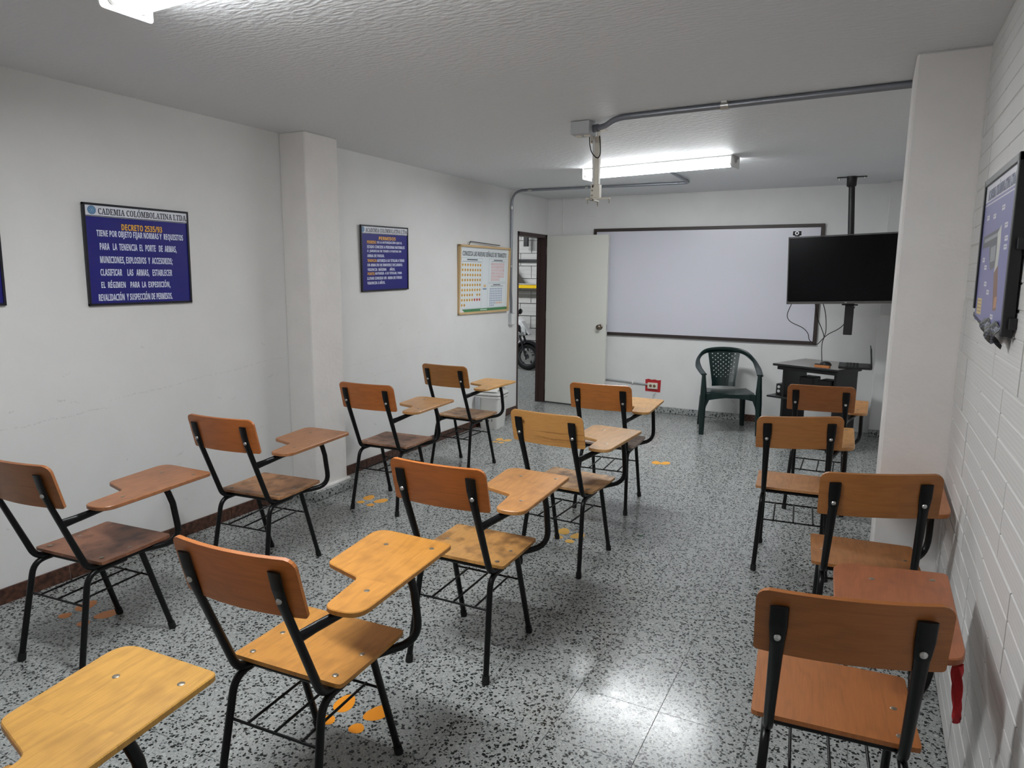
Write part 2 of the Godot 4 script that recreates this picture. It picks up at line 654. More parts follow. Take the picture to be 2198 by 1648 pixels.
# ---------------------------------------------------------------- room
const LX := -3.449     # left wall
const RX := 0.3305     # right wall
const BZ := -7.564     # back wall
const FZ := 1.4        # wall behind the camera
const HC := 2.4
const D0 := -6.775     # doorway
const D1 := -7.53
const DH := 1.985
const COR_Z := -10.46  # brick wall of the passage
const COR_X := -8.6

func tile_mesh(x0: float, x1: float, z0: float, z1: float, uo: Vector2, rot: int) -> ArrayMesh:
	var b := MB.new()
	b.box(Vector3((x0 + x1) * 0.5, -0.011, (z0 + z1) * 0.5), Vector3(x1 - x0, 0.022, z1 - z0), 0.0006)
	for i in b.u.size():
		var q := b.u[i].rotated(rot * PI * 0.5)
		b.u[i] = q + uo
	return b.mesh()

func build_floor() -> void:
	var fl := struct("floor", "grey and black speckled terrazzo tile floor of the classroom")
	var g := MB.new()
	g.box(Vector3((LX + RX) * 0.5, -0.062, (BZ + FZ) * 0.5), Vector3(RX - LX + 0.3, 0.12, FZ - BZ + 0.3))
	part("joint_bed", g.mesh(), M.grout, fl)
	var variants := []
	for k in 14:
		variants.append(tile_mesh(-0.1494, 0.1494, -0.1494, 0.1494, Vector2(rng.randf(), rng.randf()), k % 4))
	var rest := MB.new()
	var x := -1.154 - 0.3 * 9
	while x < RX:
		var xa := maxf(x + 0.0006, LX)
		var xb := minf(x + 0.2994, RX)
		if xb - xa > 0.004:
			var z := -2.22 - 0.3 * 19
			while z < FZ:
				var za := maxf(z + 0.0006, BZ)
				var zb := minf(z + 0.2994, FZ)
				if zb - za > 0.004:
					var near := z > -0.85
					var full := xb - xa > 0.298 and zb - za > 0.298
					if near:
						rest.box(Vector3((xa + xb) * 0.5, -0.011, (za + zb) * 0.5), Vector3(xb - xa, 0.022, zb - za), 0.0006)
					elif full:
						var o := part("tile", variants[rng.randi() % variants.size()], M.tile, fl)
						o.position = Vector3((xa + xb) * 0.5, 0, (za + zb) * 0.5)
					else:
						part("tile", tile_mesh(xa, xb, za, zb, Vector2(rng.randf(), rng.randf()), 0), M.tile, fl)
				z += 0.3
		x += 0.3
	part("tiles", rest.mesh(), M.tile, fl).set_meta("kind", "stuff")

func build_shell() -> void:
	build_floor()
	# ceiling
	var b := MB.new()
	b.box(Vector3((LX + RX) * 0.5, HC + 0.1, (BZ + FZ) * 0.5), Vector3(RX - LX + 0.5, 0.2, FZ - BZ + 0.5))
	struct("ceiling", "white brushed plaster ceiling", b.mesh(), M.ceiling)
	# left wall with the doorway
	b = MB.new()
	b.box(Vector3(LX - 0.05, HC * 0.5, (D0 + FZ) * 0.5), Vector3(0.1, HC, FZ - D0))
	b.box(Vector3(LX - 0.05, (HC + DH) * 0.5, (D0 + D1) * 0.5), Vector3(0.1, HC - DH, D0 - D1))
	b.box(Vector3(LX - 0.05, HC * 0.5, (D1 + BZ - 0.12) * 0.5), Vector3(0.1, HC, D1 - BZ + 0.12))
	struct("wall_left", "smooth white painted wall with the signs and the doorway", b.mesh(), M.wall_scuffed)
	b = MB.new()
	b.box(Vector3((LX + RX) * 0.5 + 0.2, HC * 0.5, BZ - 0.06), Vector3(RX - LX + 0.4, HC, 0.12))
	struct("wall_back", "white painted wall behind the whiteboard", b.mesh(), M.wall)
	b = MB.new()
	b.box(Vector3((LX + RX) * 0.5, HC * 0.5, FZ + 0.06), Vector3(RX - LX + 0.4, HC, 0.12))
	struct("wall_front", "white painted wall behind the viewer", b.mesh(), M.wall)
	# pillars
	b = MB.new()
	b.box(Vector3(LX + 0.108, HC * 0.5, -3.5465), Vector3(0.216, HC, 0.305), 0.006)
	struct("wall_pillar_left", "white square pillar against the left wall", b.mesh(), M.pillar)
	b = MB.new()
	b.box(Vector3((0.084 + RX) * 0.5 + 0.03, HC * 0.5, -3.311 - 0.2), Vector3(RX - 0.084 + 0.06, HC, 0.4), 0.008)
	struct("wall_pillar_right", "broad off-white pillar standing against the brick wall", b.mesh(), M.pillar)
	b = MB.new()
	b.box(Vector3(0.072 + 0.15, HC * 0.5, -7.5), Vector3(0.3, HC, 0.16), 0.004)
	struct("wall_pillar_back", "white column in the far right corner", b.mesh(), M.wall)
	# right wall of scored concrete blocks
	var w := struct("wall_right", "white painted wall of scored concrete blocks")
	b = MB.new()
	b.box(Vector3(RX + 0.0628, HC * 0.5, (BZ + FZ) * 0.5), Vector3(0.12, HC, FZ - BZ + 0.2))
	part("mortar", b.mesh(), M.mortar, w)
	var ch := 0.2055
	var cut := {}
	for k in 12:
		var y0 := k * ch + 0.0025
		var y1 := minf((k + 1) * ch - 0.0025, HC - 0.002)
		var z := -3.311 - (0.31 if k % 2 == 0 else 0.11)
		while z < FZ:
			var za := maxf(z + 0.0025, -3.309)
			var zb := minf(z + 0.4 - 0.0025, FZ)
			if zb - za > 0.02:
				var jut := rng.randf_range(-0.0012, 0.0015)
				part("brick", brick_mesh(zb - za, y1 - y0), M.brick, w).transform = Transform3D(Basis(), Vector3(RX + jut, y0, (za + zb) * 0.5))
			z += 0.4
	# beyond the pillar the wall is plain
	b = MB.new()
	b.box(Vector3(RX + 0.05, HC * 0.5, (-3.7 + BZ) * 0.5), Vector3(0.1, HC, -3.7 - BZ))
	part("plaster", b.mesh(), M.wall, w)
	# skirting
	var bl := struct("baseboard_left", "skirting of mottled brown tiles with white joints along the left wall")
	var zz := 1.3
	b = MB.new()
	b.box(Vector3(LX + 0.003, 0.036, (D0 + FZ) * 0.5), Vector3(0.006, 0.07, FZ - D0))
	part("joint_bed", b.mesh(), M.white_grout, bl)
	var edges := []
	var zt := -1.93 + 0.3 * 10
	while zt > D0:
		edges.append(zt)
		zt -= 0.3275
	var tm := {}
	for e in edges:
		var za2: float = maxf(e - 0.3275 + 0.002, D0)
		if e < -3.39 and za2 > -3.7:
			continue
		part("tile", boxm(Vector3(LX + 0.005, 0.0375, (e + za2) * 0.5), Vector3(0.010, 0.075, e - za2), 0.0015), M.brown_tile, bl)
	var bb := struct("baseboard_back", "speckled terrazzo skirting along the far wall")
	part("curb", boxm(Vector3((-2.2 - 1.12) * 0.5 - 0.3, 0.034, BZ + 0.012), Vector3(1.08 + 0.6, 0.068, 0.024), 0.004), M.terrazzo_curb, bb)
	part("tile", boxm(Vector3(-0.9, 0.036, BZ + 0.006), Vector3(0.43, 0.072, 0.012), 0.002), M.brown_tile, bb, "brown skirting tile")
	part("tile", boxm(Vector3(-0.45, 0.036, BZ + 0.006), Vector3(0.45, 0.072, 0.012), 0.002), M.brown_tile, bb, "brown skirting tile")
	part("curb", boxm(Vector3(0.2, 0.034, -7.41), Vector3(0.27, 0.068, 0.024), 0.004), M.terrazzo_curb, bb)
	var bp := struct("baseboard_pillar", "speckled terrazzo curb around the foot of the left pillar")
	var poly := rounded([Vector2(LX, -3.36), Vector2(LX + 0.245, -3.36), Vector2(LX + 0.245, -3.735), Vector2(LX, -3.735)], [0, 0.02, 0.02, 0])
	b = MB.new()
	b.extrude(poly, 0.0, 0.068, 0.006)
	part("curb", b.mesh(), M.terrazzo_curb, bp)
	b = MB.new()
	b.tube([Vector3(LX, 0.072, -3.385), Vector3(LX + 0.222, 0.072, -3.385), Vector3(LX + 0.222, 0.072, -3.71), Vector3(LX, 0.072, -3.71)], 0.016, 8)
	part("plaster_fillet", b.mesh(), M.pillar, bp)

func brick_mesh(len: float, h: float) -> ArrayMesh:
	var key := "brick_%.3f_%.3f" % [len, h]
	if M.has(key):
		return M[key]
	# profile in (x, y): face towards -x with two scored grooves
	var pr := [Vector2(0.012, 0.0), Vector2(0.004, 0.0), Vector2(0.0, 0.003)]
	for g in [0.335, 0.665]:
		var gy: float = h * g
		pr += [Vector2(0.0, gy - 0.0035), Vector2(0.003, gy - 0.001), Vector2(0.003, gy + 0.001), Vector2(0.0, gy + 0.0035)]
	pr += [Vector2(0.0, h - 0.003), Vector2(0.004, h), Vector2(0.012, h)]
	var b := MB.new()
	var L := len * 0.5
	for i in pr.size() - 1:
		var p: Vector2 = pr[i]
		var q: Vector2 = pr[i + 1]
		var hint := Vector3(-(q.y - p.y), q.x - p.x, 0)
		b.face([Vector3(p.x, p.y, -L), Vector3(p.x, p.y, L), Vector3(q.x, q.y, L), Vector3(q.x, q.y, -L)], hint)
	for s in [-1.0, 1.0]:
		b.face([Vector3(0.0, 0.003, s * L), Vector3(0.012, 0.003, s * L), Vector3(0.012, h - 0.003, s * L), Vector3(0.0, h - 0.003, s * L)], Vector3(0, 0, s))
	M[key] = b.mesh()
	return M[key]

# ---------------------------------------------------------------- doorway and passage
func build_door() -> void:
	var tr := struct("trim_1", "dark brown metal door frame")
	var w := 0.105
	part("jamb", boxm(Vector3(LX - 0.05, DH * 0.5, D0 - 0.012), Vector3(w + 0.012, DH, 0.024), 0.002), M.brown_metal, tr)
	part("jamb", boxm(Vector3(LX - 0.05, DH * 0.5, D1 + 0.02), Vector3(w + 0.012, DH, 0.04), 0.002), M.brown_metal, tr)
	part("stop", boxm(Vector3(LX - 0.085, DH * 0.5, D1 + 0.046), Vector3(0.03, DH, 0.012), 0.002), M.brown_metal, tr)
	part("head", boxm(Vector3(LX - 0.05, DH - 0.02, (D0 + D1) * 0.5), Vector3(w + 0.012, 0.04, D0 - D1), 0.002), M.brown_metal, tr)
	for y in [0.2, 1.05, 1.8]:
		var h := MB.new()
		h.tube([Vector3(LX + 0.012, y - 0.045, D1 + 0.01), Vector3(LX + 0.012, y + 0.045, D1 + 0.01)], 0.007, 8)
		part("hinge", h.mesh(), M.steel, tr)
	# white door leaf swung open towards the back wall
	var d := struct("door_1", "open white flush door with a round metal knob")
	d.position = Vector3(LX + 0.012, 0.012, D1 + 0.01)
	d.rotation.y = -0.095
	part("leaf", boxm(Vector3(0.4, 0.98, 0.0), Vector3(0.785, 1.96, 0.036), 0.002), M.door, d)
	var kb := MB.new()
	var xf := Transform3D(Basis(Vector3.RIGHT, PI / 2), Vector3(0.722, 0.93, 0.018))
	kb.lathe([Vector2(0, 0), Vector2(0.031, 0), Vector2(0.031, 0.004), Vector2(0.022, 0.009), Vector2(0.012, 0.012), Vector2(0.011, 0.03), Vector2(0.02, 0.034), Vector2(0.027, 0.043), Vector2(0.028, 0.055), Vector2(0.024, 0.064), Vector2(0.012, 0.068), Vector2(0, 0.068)], 24, xf)
	var knob_m := mat(c8(120, 108, 96), 0.28, 0.9)
	part("knob", kb.mesh(), knob_m, d, "round dull metal knob")
	part("latch", boxm(Vector3(0.793, 0.93, 0.0), Vector3(0.004, 0.06, 0.022), 0.001), M.steel, d)

func build_passage() -> void:
	var x0 := COR_X
	var x1 := LX - 0.1
	var z1 := -4.6
	var b := MB.new()
	b.box(Vector3((x0 - 2.3) * 0.5, -0.06, (COR_Z + z1) * 0.5), Vector3(-2.3 - x0, 0.12, z1 - COR_Z + 0.2))
	# the passage floor sits just under the room's joint bed, flush with its tiles
	var fm := MB.new()
	fm.box(Vector3((x0 + x1 + 0.1) * 0.5, -0.012, (BZ + z1) * 0.5), Vector3(x1 + 0.1 - x0, 0.024, z1 - BZ))
	fm.box(Vector3((x0 - 2.2) * 0.5, -0.012, (COR_Z + BZ) * 0.5), Vector3(-2.2 - x0, 0.024, BZ - COR_Z))
	struct("floor_passage", "speckled terrazzo floor of the passage outside the door", fm.mesh(), M.terrazzo_curb)
	b = MB.new()
	b.box(Vector3((x0 - 2.2) * 0.5, 2.75, (COR_Z + z1) * 0.5), Vector3(-2.2 - x0 + 0.2, 0.1, z1 - COR_Z + 0.3))
	struct("ceiling_passage", "pale ceiling of the passage", b.mesh(), M.ceiling)
	b = MB.new()
	b.box(Vector3(x0 - 0.05, 1.35, (COR_Z + z1) * 0.5), Vector3(0.1, 2.7, z1 - COR_Z + 0.3))
	struct("wall_passage_left", "white wall at the far side of the passage", b.mesh(), M.wall)
	b = MB.new()
	b.box(Vector3((x0 + x1) * 0.5, 1.35, z1 + 0.05), Vector3(x1 - x0, 2.7, 0.1))
	b.box(Vector3(-2.25, 1.35, (COR_Z + BZ - 0.12) * 0.5), Vector3(0.1, 2.7, BZ - 0.12 - COR_Z))
	b.box(Vector3(x1 - 0.0, 2.55, (z1 + BZ) * 0.5), Vector3(0.1, 0.3, z1 - BZ + 0.2))
	struct("wall_passage_right", "white end walls of the passage", b.mesh(), M.wall)
	var w := struct("wall_passage_brick", "pale grey block wall behind the scooter")
	b = MB.new()
	b.box(Vector3((x0 - 2.2) * 0.5, 1.37, COR_Z - 0.0522), Vector3(-2.2 - x0, 2.74, 0.1))
	part("mortar", b.mesh(), M.mortar, w)
	var ch := 0.2055
	for k in 13:
		var z := -4.66 - (0.0 if k % 2 == 0 else 0.2) - 0.4 * 3
		for i in 7:
			var o := part("brick", brick_mesh(0.395, ch - 0.005), M.brick, w)
			o.transform = Transform3D(Basis(Vector3.UP, -PI / 2), Vector3(z + 0.4 * i, k * ch + 0.03, COR_Z + rng.randf_range(-0.001, 0.002)))
	# shelf of a storage rack on the block wall
	var r := thing("wall_rack", "yellow-edged wall rack with dark gusset above the scooter", "rack", Vector3(-5.1, 0, COR_Z))
	part("front_rail", boxm(Vector3(-0.2, 1.33, 0.2), Vector3(1.6, 0.052, 0.03), 0.003), M.yellow, r, "yellow front rail")
	part("shelf", boxm(Vector3(-0.2, 1.372, 0.1), Vector3(1.6, 0.02, 0.19), 0.002), M.grey_box, r)
	var g := MB.new()
	g.extrude(PackedVector2Array([Vector2(-0.45, -1.36), Vector2(0.035, -1.36), Vector2(-0.35, -1.84), Vector2(-0.45, -1.84)]), 0.17, 0.18, 0.0, Transform3D(Basis(Vector3.RIGHT, PI / 2), Vector3.ZERO))
	part("gusset", g.mesh(), mat(c8(72, 68, 62), 0.6), r, "dark sloping gusset")
	part("upright", boxm(Vector3(0.262, 0.66, 0.19), Vector3(0.06, 1.29, 0.04), 0.003), M.desk_black, r)
	part("hanger", boxm(Vector3(0.015, 2.2, 0.16), Vector3(0.075, 0.44, 0.05), 0.003), M.desk_black, r)
	var pp := MB.new()
	pp.tube([Vector3(-1.0, 1.77, 0.05), Vector3(1.2, 1.745, 0.05)], 0.02, 12)
	part("pipe", pp.mesh(), mat(c8(70, 70, 72), 0.4, 0.4), r)
	# scooter
	build_scooter()

func build_scooter() -> void:
	var s := thing("scooter", "white and black scooter parked in the passage outside the door", "scooter", Vector3(-4.862, 0, -9.95))
	var ax := Transform3D(Basis(Vector3.RIGHT, PI / 2), Vector3(0, 0.222, 0))
	var white := mat(c8(238, 238, 240), 0.22)
	var blk := mat(c8(26, 26, 32), 0.3)
	for wx in [0.0, -1.25]:
		var a := Transform3D(Basis(Vector3.RIGHT, PI / 2), Vector3(wx, 0.222, 0))
		var t := MB.new()
		t.lathe([Vector2(0.155, -0.04), Vector2(0.19, -0.05), Vector2(0.21, -0.038), Vector2(0.222, 0.0), Vector2(0.21, 0.038), Vector2(0.19, 0.05), Vector2(0.155, 0.04), Vector2(0.155, -0.04)], 36, a)
		var wheel := part("wheel", t.mesh(), M.rubber, s)
		var rim := MB.new()
		rim.lathe([Vector2(0.135, -0.03), Vector2(0.156, -0.036), Vector2(0.156, 0.036), Vector2(0.135, 0.03), Vector2(0.135, -0.03)], 30, a)
		rim.lathe([Vector2(0, -0.045), Vector2(0.035, -0.045), Vector2(0.035, 0.045), Vector2(0, 0.045)], 16, a)
		for k in 5:
			var an := TAU * k / 5.0 + 0.3
			rim.box(Vector3(0.085, 0, 0), Vector3(0.11, 0.024, 0.03), 0.004, Transform3D(Basis(Vector3.BACK, an), Vector3(wx, 0.222, 0)))
		part("rim", rim.mesh(), mat(c8(92, 94, 98), 0.35, 0.6), wheel)
		var disc := MB.new()
		disc.lathe([Vector2(0.05, 0.05), Vector2(0.1, 0.05), Vector2(0.1, 0.054), Vector2(0.05, 0.054)], 24, a)
		part("brake_disc", disc.mesh(), M.steel, wheel)
	# fork
	for z in [-0.075, 0.075]:
		var f := MB.new()
		f.tube([Vector3(0.0, 0.222, z), Vector3(-0.075, 0.45, z), Vector3(-0.13, 0.6, z * 0.8)], 0.017, 10)
		part("fork_leg", f.mesh(), mat(c8(60, 60, 64), 0.3, 0.5), s)
	# front mudguard
	var mg := MB.new()
	mg.slab(range(-10, 11).map(func(i): return i * 0.1), 6, func(_x): return -0.07, func(_x): return 0.07, func(x, y):
		var an: float = PI * 0.5 + 0.1 - x * 0.95
		var rr: float = 0.262 - y * y * 6.0
		return Vector3(cos(an) * rr, 0.222 + sin(an) * rr, y), 0.006)
	part("mudguard", mg.mesh(), blk, s)
	# front apron and nose
	var nose := MB.new()
	var prof := [Vector2(0.055, 0.565), Vector2(-0.03, 0.70), Vector2(-0.09, 0.79), Vector2(-0.2, 0.86), Vector2(-0.34, 0.84), Vector2(-0.36, 0.6), Vector2(-0.33, 0.3), Vector2(-0.25, 0.3), Vector2(-0.2, 0.5), Vector2(-0.11, 0.56)]
	var np := PackedVector2Array()
	for q in prof:
		np.append(Vector2(q.x, -q.y))
	nose.extrude(rounded(Array(np), [0.02, 0.04, 0.04, 0.06, 0.06, 0.05, 0.04, 0.04, 0.05, 0.03]), -0.14, 0.14, 0.05, Transform3D(Basis(Vector3.RIGHT, PI / 2), Vector3.ZERO))
	nose.warp(func(p: Vector3): return Vector3(p.x, p.y, p.z * (0.45 + 0.55 * clampf((-p.x + 0.05) / 0.25, 0.0, 1.0))))
	part("apron", nose.mesh(), white, s, "white front apron")
	for sz in [-1.0, 1.0]:
		var hl := MB.new()
		hl.extrude(rounded([Vector2(0.0, -0.61), Vector2(-0.015, -0.69), Vector2(-0.075, -0.73), Vector2(-0.05, -0.63)], [0.01, 0.01, 0.01, 0.01]), -0.008, 0.008, 0.003, Transform3D(Basis(Vector3.RIGHT, PI / 2), Vector3(0, 0, sz * 0.082)))
		part("headlight", hl.mesh(), mat(c8(215, 218, 220), 0.1), s, "clear headlight lens")
		var pn := MB.new()
		pn.extrude(rounded([Vector2(-0.06, -0.6), Vector2(-0.08, -0.72), Vector2(-0.15, -0.76), Vector2(-0.14, -0.64)], [0.01, 0.02, 0.02, 0.02]), -0.006, 0.006, 0.003, Transform3D(Basis(Vector3.RIGHT, PI / 2), Vector3(0, 0, sz * 0.118)))
		part("side_panel", pn.mesh(), blk, s, "black inset panel")
		var mr := MB.new()
		mr.tube(smooth([Vector3(-0.29, 0.88, sz * 0.16), Vector3(-0.28, 0.93, sz * 0.2), Vector3(-0.26, 0.945, sz * 0.21)]), 0.006, 8)
		mr.lathe([Vector2(0, -0.012), Vector2(0.04, -0.01), Vector2(0.045, 0.0), Vector2(0.035, 0.016), Vector2(0, 0.022)], 18, Transform3D(Basis(Vector3.BACK, -PI / 2) * Basis.from_scale(Vector3(1, 1, 1.4)), Vector3(-0.245, 0.93, sz * 0.21)))
		part("mirror", mr.mesh(), blk, s)
		var gr := MB.new()
		gr.tube([Vector3(-0.27, 0.88, sz * 0.08), Vector3(-0.3, 0.9, sz * 0.32)], 0.015, 10)
		part("handlebar", gr.mesh(), M.rubber, s)
	part("cowl", boxm(Vector3(-0.27, 0.87, 0), Vector3(0.14, 0.08, 0.2), 0.03), blk, s)
	part("footboard", boxm(Vector3(-0.55, 0.29, 0), Vector3(0.5, 0.07, 0.26), 0.02), blk, s)
	var body := MB.new()
	body.extrude(rounded([Vector2(-0.75, -0.3), Vector2(-0.8, -0.62), Vector2(-1.1, -0.68), Vector2(-1.6, -0.78), Vector2(-1.5, -0.5), Vector2(-1.1, -0.4)], [0.05, 0.06, 0.05, 0.03, 0.06, 0.08]), -0.14, 0.14, 0.04, Transform3D(Basis(Vector3.RIGHT, PI / 2), Vector3.ZERO))
	part("rear_body", body.mesh(), white, s)
	part("saddle", boxm(Vector3(-1.15, 0.74, 0), Vector3(0.66, 0.09, 0.26), 0.035), M.rubber, s)

# ---------------------------------------------------------------- lamps
func build_lamp(at: Vector3, turn: float, label: String, energy: float, glow: float) -> void:
	var l := thing("ceiling_lamp", label, "lamp", at, turn, "")
	var L := 1.26
	var body := MB.new()
	var pr := PackedVector2Array([Vector2(-0.075, 0.0), Vector2(0.075, 0.0), Vector2(0.075, 0.012), Vector2(0.03, 0.03), Vector2(0.022, 0.05), Vector2(-0.022, 0.05), Vector2(-0.03, 0.03), Vector2(-0.075, 0.012)])
	body.extrude(pr, -L * 0.5, L * 0.5, 0.0, Transform3D(Basis(Vector3(0, 0, -1), Vector3(1, 0, 0), Vector3(0, -1, 0)), Vector3.ZERO))
	part("body", body.mesh(), M.white_paint, l)
	var tm := mat(c8(255, 255, 255), 0.4)
	tm.emission_enabled = true
	tm.emission = c8(250, 253, 255)
	tm.emission_energy_multiplier = glow
	for s in [-1.0, 1.0]:
		var e := MB.new()
		e.extrude(rounded([Vector2(-0.088, 0.0), Vector2(0.088, 0.0), Vector2(0.088, 0.088), Vector2(-0.088, 0.088)], [0, 0, 0.014, 0.014]), -0.004, 0.004, 0.001, Transform3D(Basis(Vector3(0, 0, -1), Vector3(1, 0, 0), Vector3(0, -1, 0)), Vector3(s * (L * 0.5 - 0.004), 0, 0)))
		part("end_plate", e.mesh(), M.white_paint, l)
		for z in [-0.045, 0.045]:
			var so := MB.new()
			so.lathe([Vector2(0, 0), Vector2(0.017, 0), Vector2(0.017, 0.014), Vector2(0.014, 0.018), Vector2(0, 0.018)], 14, Transform3D(Basis(Vector3.BACK, s * PI / 2), Vector3(s * (L * 0.5 - 0.008), -0.055, z)))
			part("socket", so.mesh(), M.white_paint, l)
	for z in [-0.045, 0.045]:
		var t := MB.new()
		t.tube([Vector3(-L * 0.5 + 0.026, -0.055, z), Vector3(L * 0.5 - 0.026, -0.055, z)], 0.0155, 16)
		part("tube", t.mesh(), tm, l, "glowing white fluorescent tube")
	var a := AreaLight3D.new()
	a.name = "tube_light"
	a.area_size = Vector2(L - 0.06, 0.12)
	a.light_color = c8(250, 253, 255)
	a.light_energy = energy
	a.shadow_enabled = true
	a.area_range = 14.0
	a.area_attenuation = 2.0
	l.add_child(a)
	a.position = Vector3(0, -0.074, 0)
	a.rotation.x = -PI / 2

# ---------------------------------------------------------------- desk chairs
var chair_meshes := {}

func chair_parts(sh: float, tw: float, bw: float) -> Dictionary:
	# sh: lean of the back to one side, tw: inward turn of the tablet, bw: narrowing of the back
	var key := "%.3f %.3f %.3f" % [sh, tw, bw]
	if chair_meshes.has(key):
		return chair_meshes[key]
	var d := {}
	var shear := func(p: Vector3) -> Vector3:
		var f := clampf((p.y - 0.43) / 0.25, 0.0, 1.0)
		return Vector3(p.x * lerpf(1.0, bw, f), p.y + sh * p.x * f, p.z)
	var shear_tab := func(p: Vector3) -> Vector3:
		var f := clampf((p.y - 0.43) / 0.2, 0.0, 1.0) * clampf((0.19 - p.z) / 0.1, 0.0, 1.0)
		return Vector3(p.x - tw * (p.z + 0.2) * f, p.y + sh * p.x * clampf((p.y - 0.43) / 0.25, 0.0, 1.0), p.z)
	# backrest: curved plywood, round upper corners
	var W := 0.2
	var xs := []
	for i in 25:
		xs.append(-W * cos(PI * i / 24.0))
	var lo := func(x: float) -> float:
		var e: float = maxf(0.0, absf(x) - (W - 0.008)) / 0.008
		return 0.008 * (1.0 - sqrt(maxf(0.0, 1.0 - e * e)))
	var hi := func(x: float) -> float:
		var e: float = maxf(0.0, absf(x) - (W - 0.03)) / 0.03
		return 0.172 - 0.03 * (1.0 - sqrt(maxf(0.0, 1.0 - e * e)))
	var surf := func(x: float, y: float) -> Vector3:
		return Vector3(x, 0.683 + y * 0.97, 0.203 + y * 0.25 + 0.024 * (1.0 - x * x / (W * W)))
	var b := MB.new()
	b.slab(xs, 6, lo, hi, surf, 0.011)
	d.backrest = b
	# seat
	b = MB.new()
	var sx := []
	for i in 17:
		sx.append(-0.191 * cos(PI * i / 16.0))
	var slo := func(x: float) -> float:
		var e: float = maxf(0.0, absf(x) - 0.179) / 0.012
		return -0.236 + 0.012 * (1.0 - sqrt(maxf(0.0, 1.0 - e * e)))
	var shi := func(x: float) -> float:
		var e: float = maxf(0.0, absf(x) - 0.179) / 0.012
		return 0.082 - 0.012 * (1.0 - sqrt(maxf(0.0, 1.0 - e * e)))
	var ssurf := func(x: float, z: float) -> Vector3:
		var dip: float = 0.006 * cos(clampf((z + 0.06) / 0.18, -1.0, 1.0) * PI * 0.5)
		return Vector3(-x, 0.424 - dip * (1.0 - x * x * 12.0), z)
	b.slab(sx, 8, slo, shi, ssurf, 0.012)
	for i in b.u.size():
		b.u[i] = Vector2(b.u[i].y, b.u[i].x)
	d.seat = b
	# writing tablet
	b = MB.new()
	var poly := rounded([Vector2(0.002, -0.112), Vector2(-0.022, -0.412), Vector2(0.276, -0.392), Vector2(0.285, 0.12), Vector2(0.172, 0.125), Vector2(0.150, -0.062)], [0.035, 0.055, 0.022, 0.06, 0.045, 0.03], 8)
	b.extrude(poly, 0.652, 0.668, 0.0025)
	for i in b.u.size():
		b.u[i] = Vector2(b.u[i].y, b.u[i].x)
	d.tablet = b
	# rear posts that bend forward under the seat
	d.posts = []
	for s in [-1.0, 1.0]:
		var X: float = s * 0.148
		var path := fillet([Vector3(X, 0.815, 0.262), Vector3(X, 0.765, 0.2505), Vector3(X, 0.72, 0.236), Vector3(X, 0.402, 0.106), Vector3(X, 0.402, -0.16)], [0, 0.03, 0.05, 0.06], 7)
		var rad := []
		for q in path:
			var f := clampf((q.y - 0.70) / 0.035, 0.0, 1.0)
			rad.append(Vector2(lerpf(0.0125, 0.0205, f), lerpf(0.0125, 0.0045, f)))
		b = MB.new()
		b.tube(path, 0.0125, 12, Vector3.RIGHT, rad)
		d.posts.append(b)
	# arm that carries the tablet and runs down to the seat frame
	var arm := fillet([Vector3(0.15, 0.612, 0.193), Vector3(0.168, 0.622, 0.14), Vector3(0.212, 0.645, 0.07), Vector3(0.235, 0.647, 0.02), Vector3(0.243, 0.647, -0.185), Vector3(0.243, 0.58, -0.21), Vector3(0.246, 0.41, -0.235), Vector3(0.15, 0.397, -0.12), Vector3(0.148, 0.397, -0.02)], [0, 0.05, 0.05, 0.05, 0.03, 0.06, 0.075, 0.08], 6)
	var arad := []
	for q in arm:
		var r2 := Vector2(0.0125, 0.0125)
		if q.z > 0.15:
			r2 = Vector2(0.018, 0.008)
		elif q.z > 0.1:
			r2 = Vector2(0.015, 0.011)
		elif q.y > 0.64 and q.z < 0.06:
			r2 = Vector2(0.0045, 0.016)
		arad.append(r2)
	b = MB.new()
	var side_path := arm
	b.tube(side_path, 0.0125, 12, Vector3.ZERO, arad)
	d.arm = b
	# legs
	d.legs = []
	for s in [-1.0, 1.0]:
		b = MB.new()
		b.tube(fillet([Vector3(s * 0.172, 0.012, 0.1855), Vector3(s * 0.153, 0.388, 0.114), Vector3(s * 0.149, 0.388, -0.05)], [0, 0.06], 7), 0.0115, 12)
		d.legs.append([b, Vector3(s * 0.172, 0, 0.187), Vector3(s * 0.153, 0.388, 0.114)])
		b = MB.new()
		b.tube([Vector3(s * 0.1605, 0.012, -0.2335), Vector3(s * 0.153, 0.394, -0.118)], 0.0115, 12)
		d.legs.append([b, Vector3(s * 0.161, 0, -0.237), Vector3(s * 0.153, 0.394, -0.118)])
	d.feet = []
	for lg in d.legs:
		b = MB.new()
		var up: Vector3 = (lg[2] - lg[1]).normalized()
		b.tube([lg[1] + Vector3(0, 0.0, 0), lg[1] + up * 0.006, lg[1] + up * 0.032], 0.0145, 12, Vector3.ZERO, [Vector2(0.0135, 0.0135), Vector2(0.0148, 0.0148), Vector2(0.0138, 0.0138)])
		d.feet.append(b)
	# seat frame crossbars
	b = MB.new()
	b.tube([Vector3(-0.148, 0.402, 0.06), Vector3(0.148, 0.402, 0.06)], 0.009, 10)
	d.cross1 = b
	b = MB.new()
	b.tube([Vector3(-0.148, 0.402, -0.15), Vector3(0.148, 0.402, -0.15)], 0.009, 10)
	d.cross2 = b
	# wire book rack
	d.rods = []
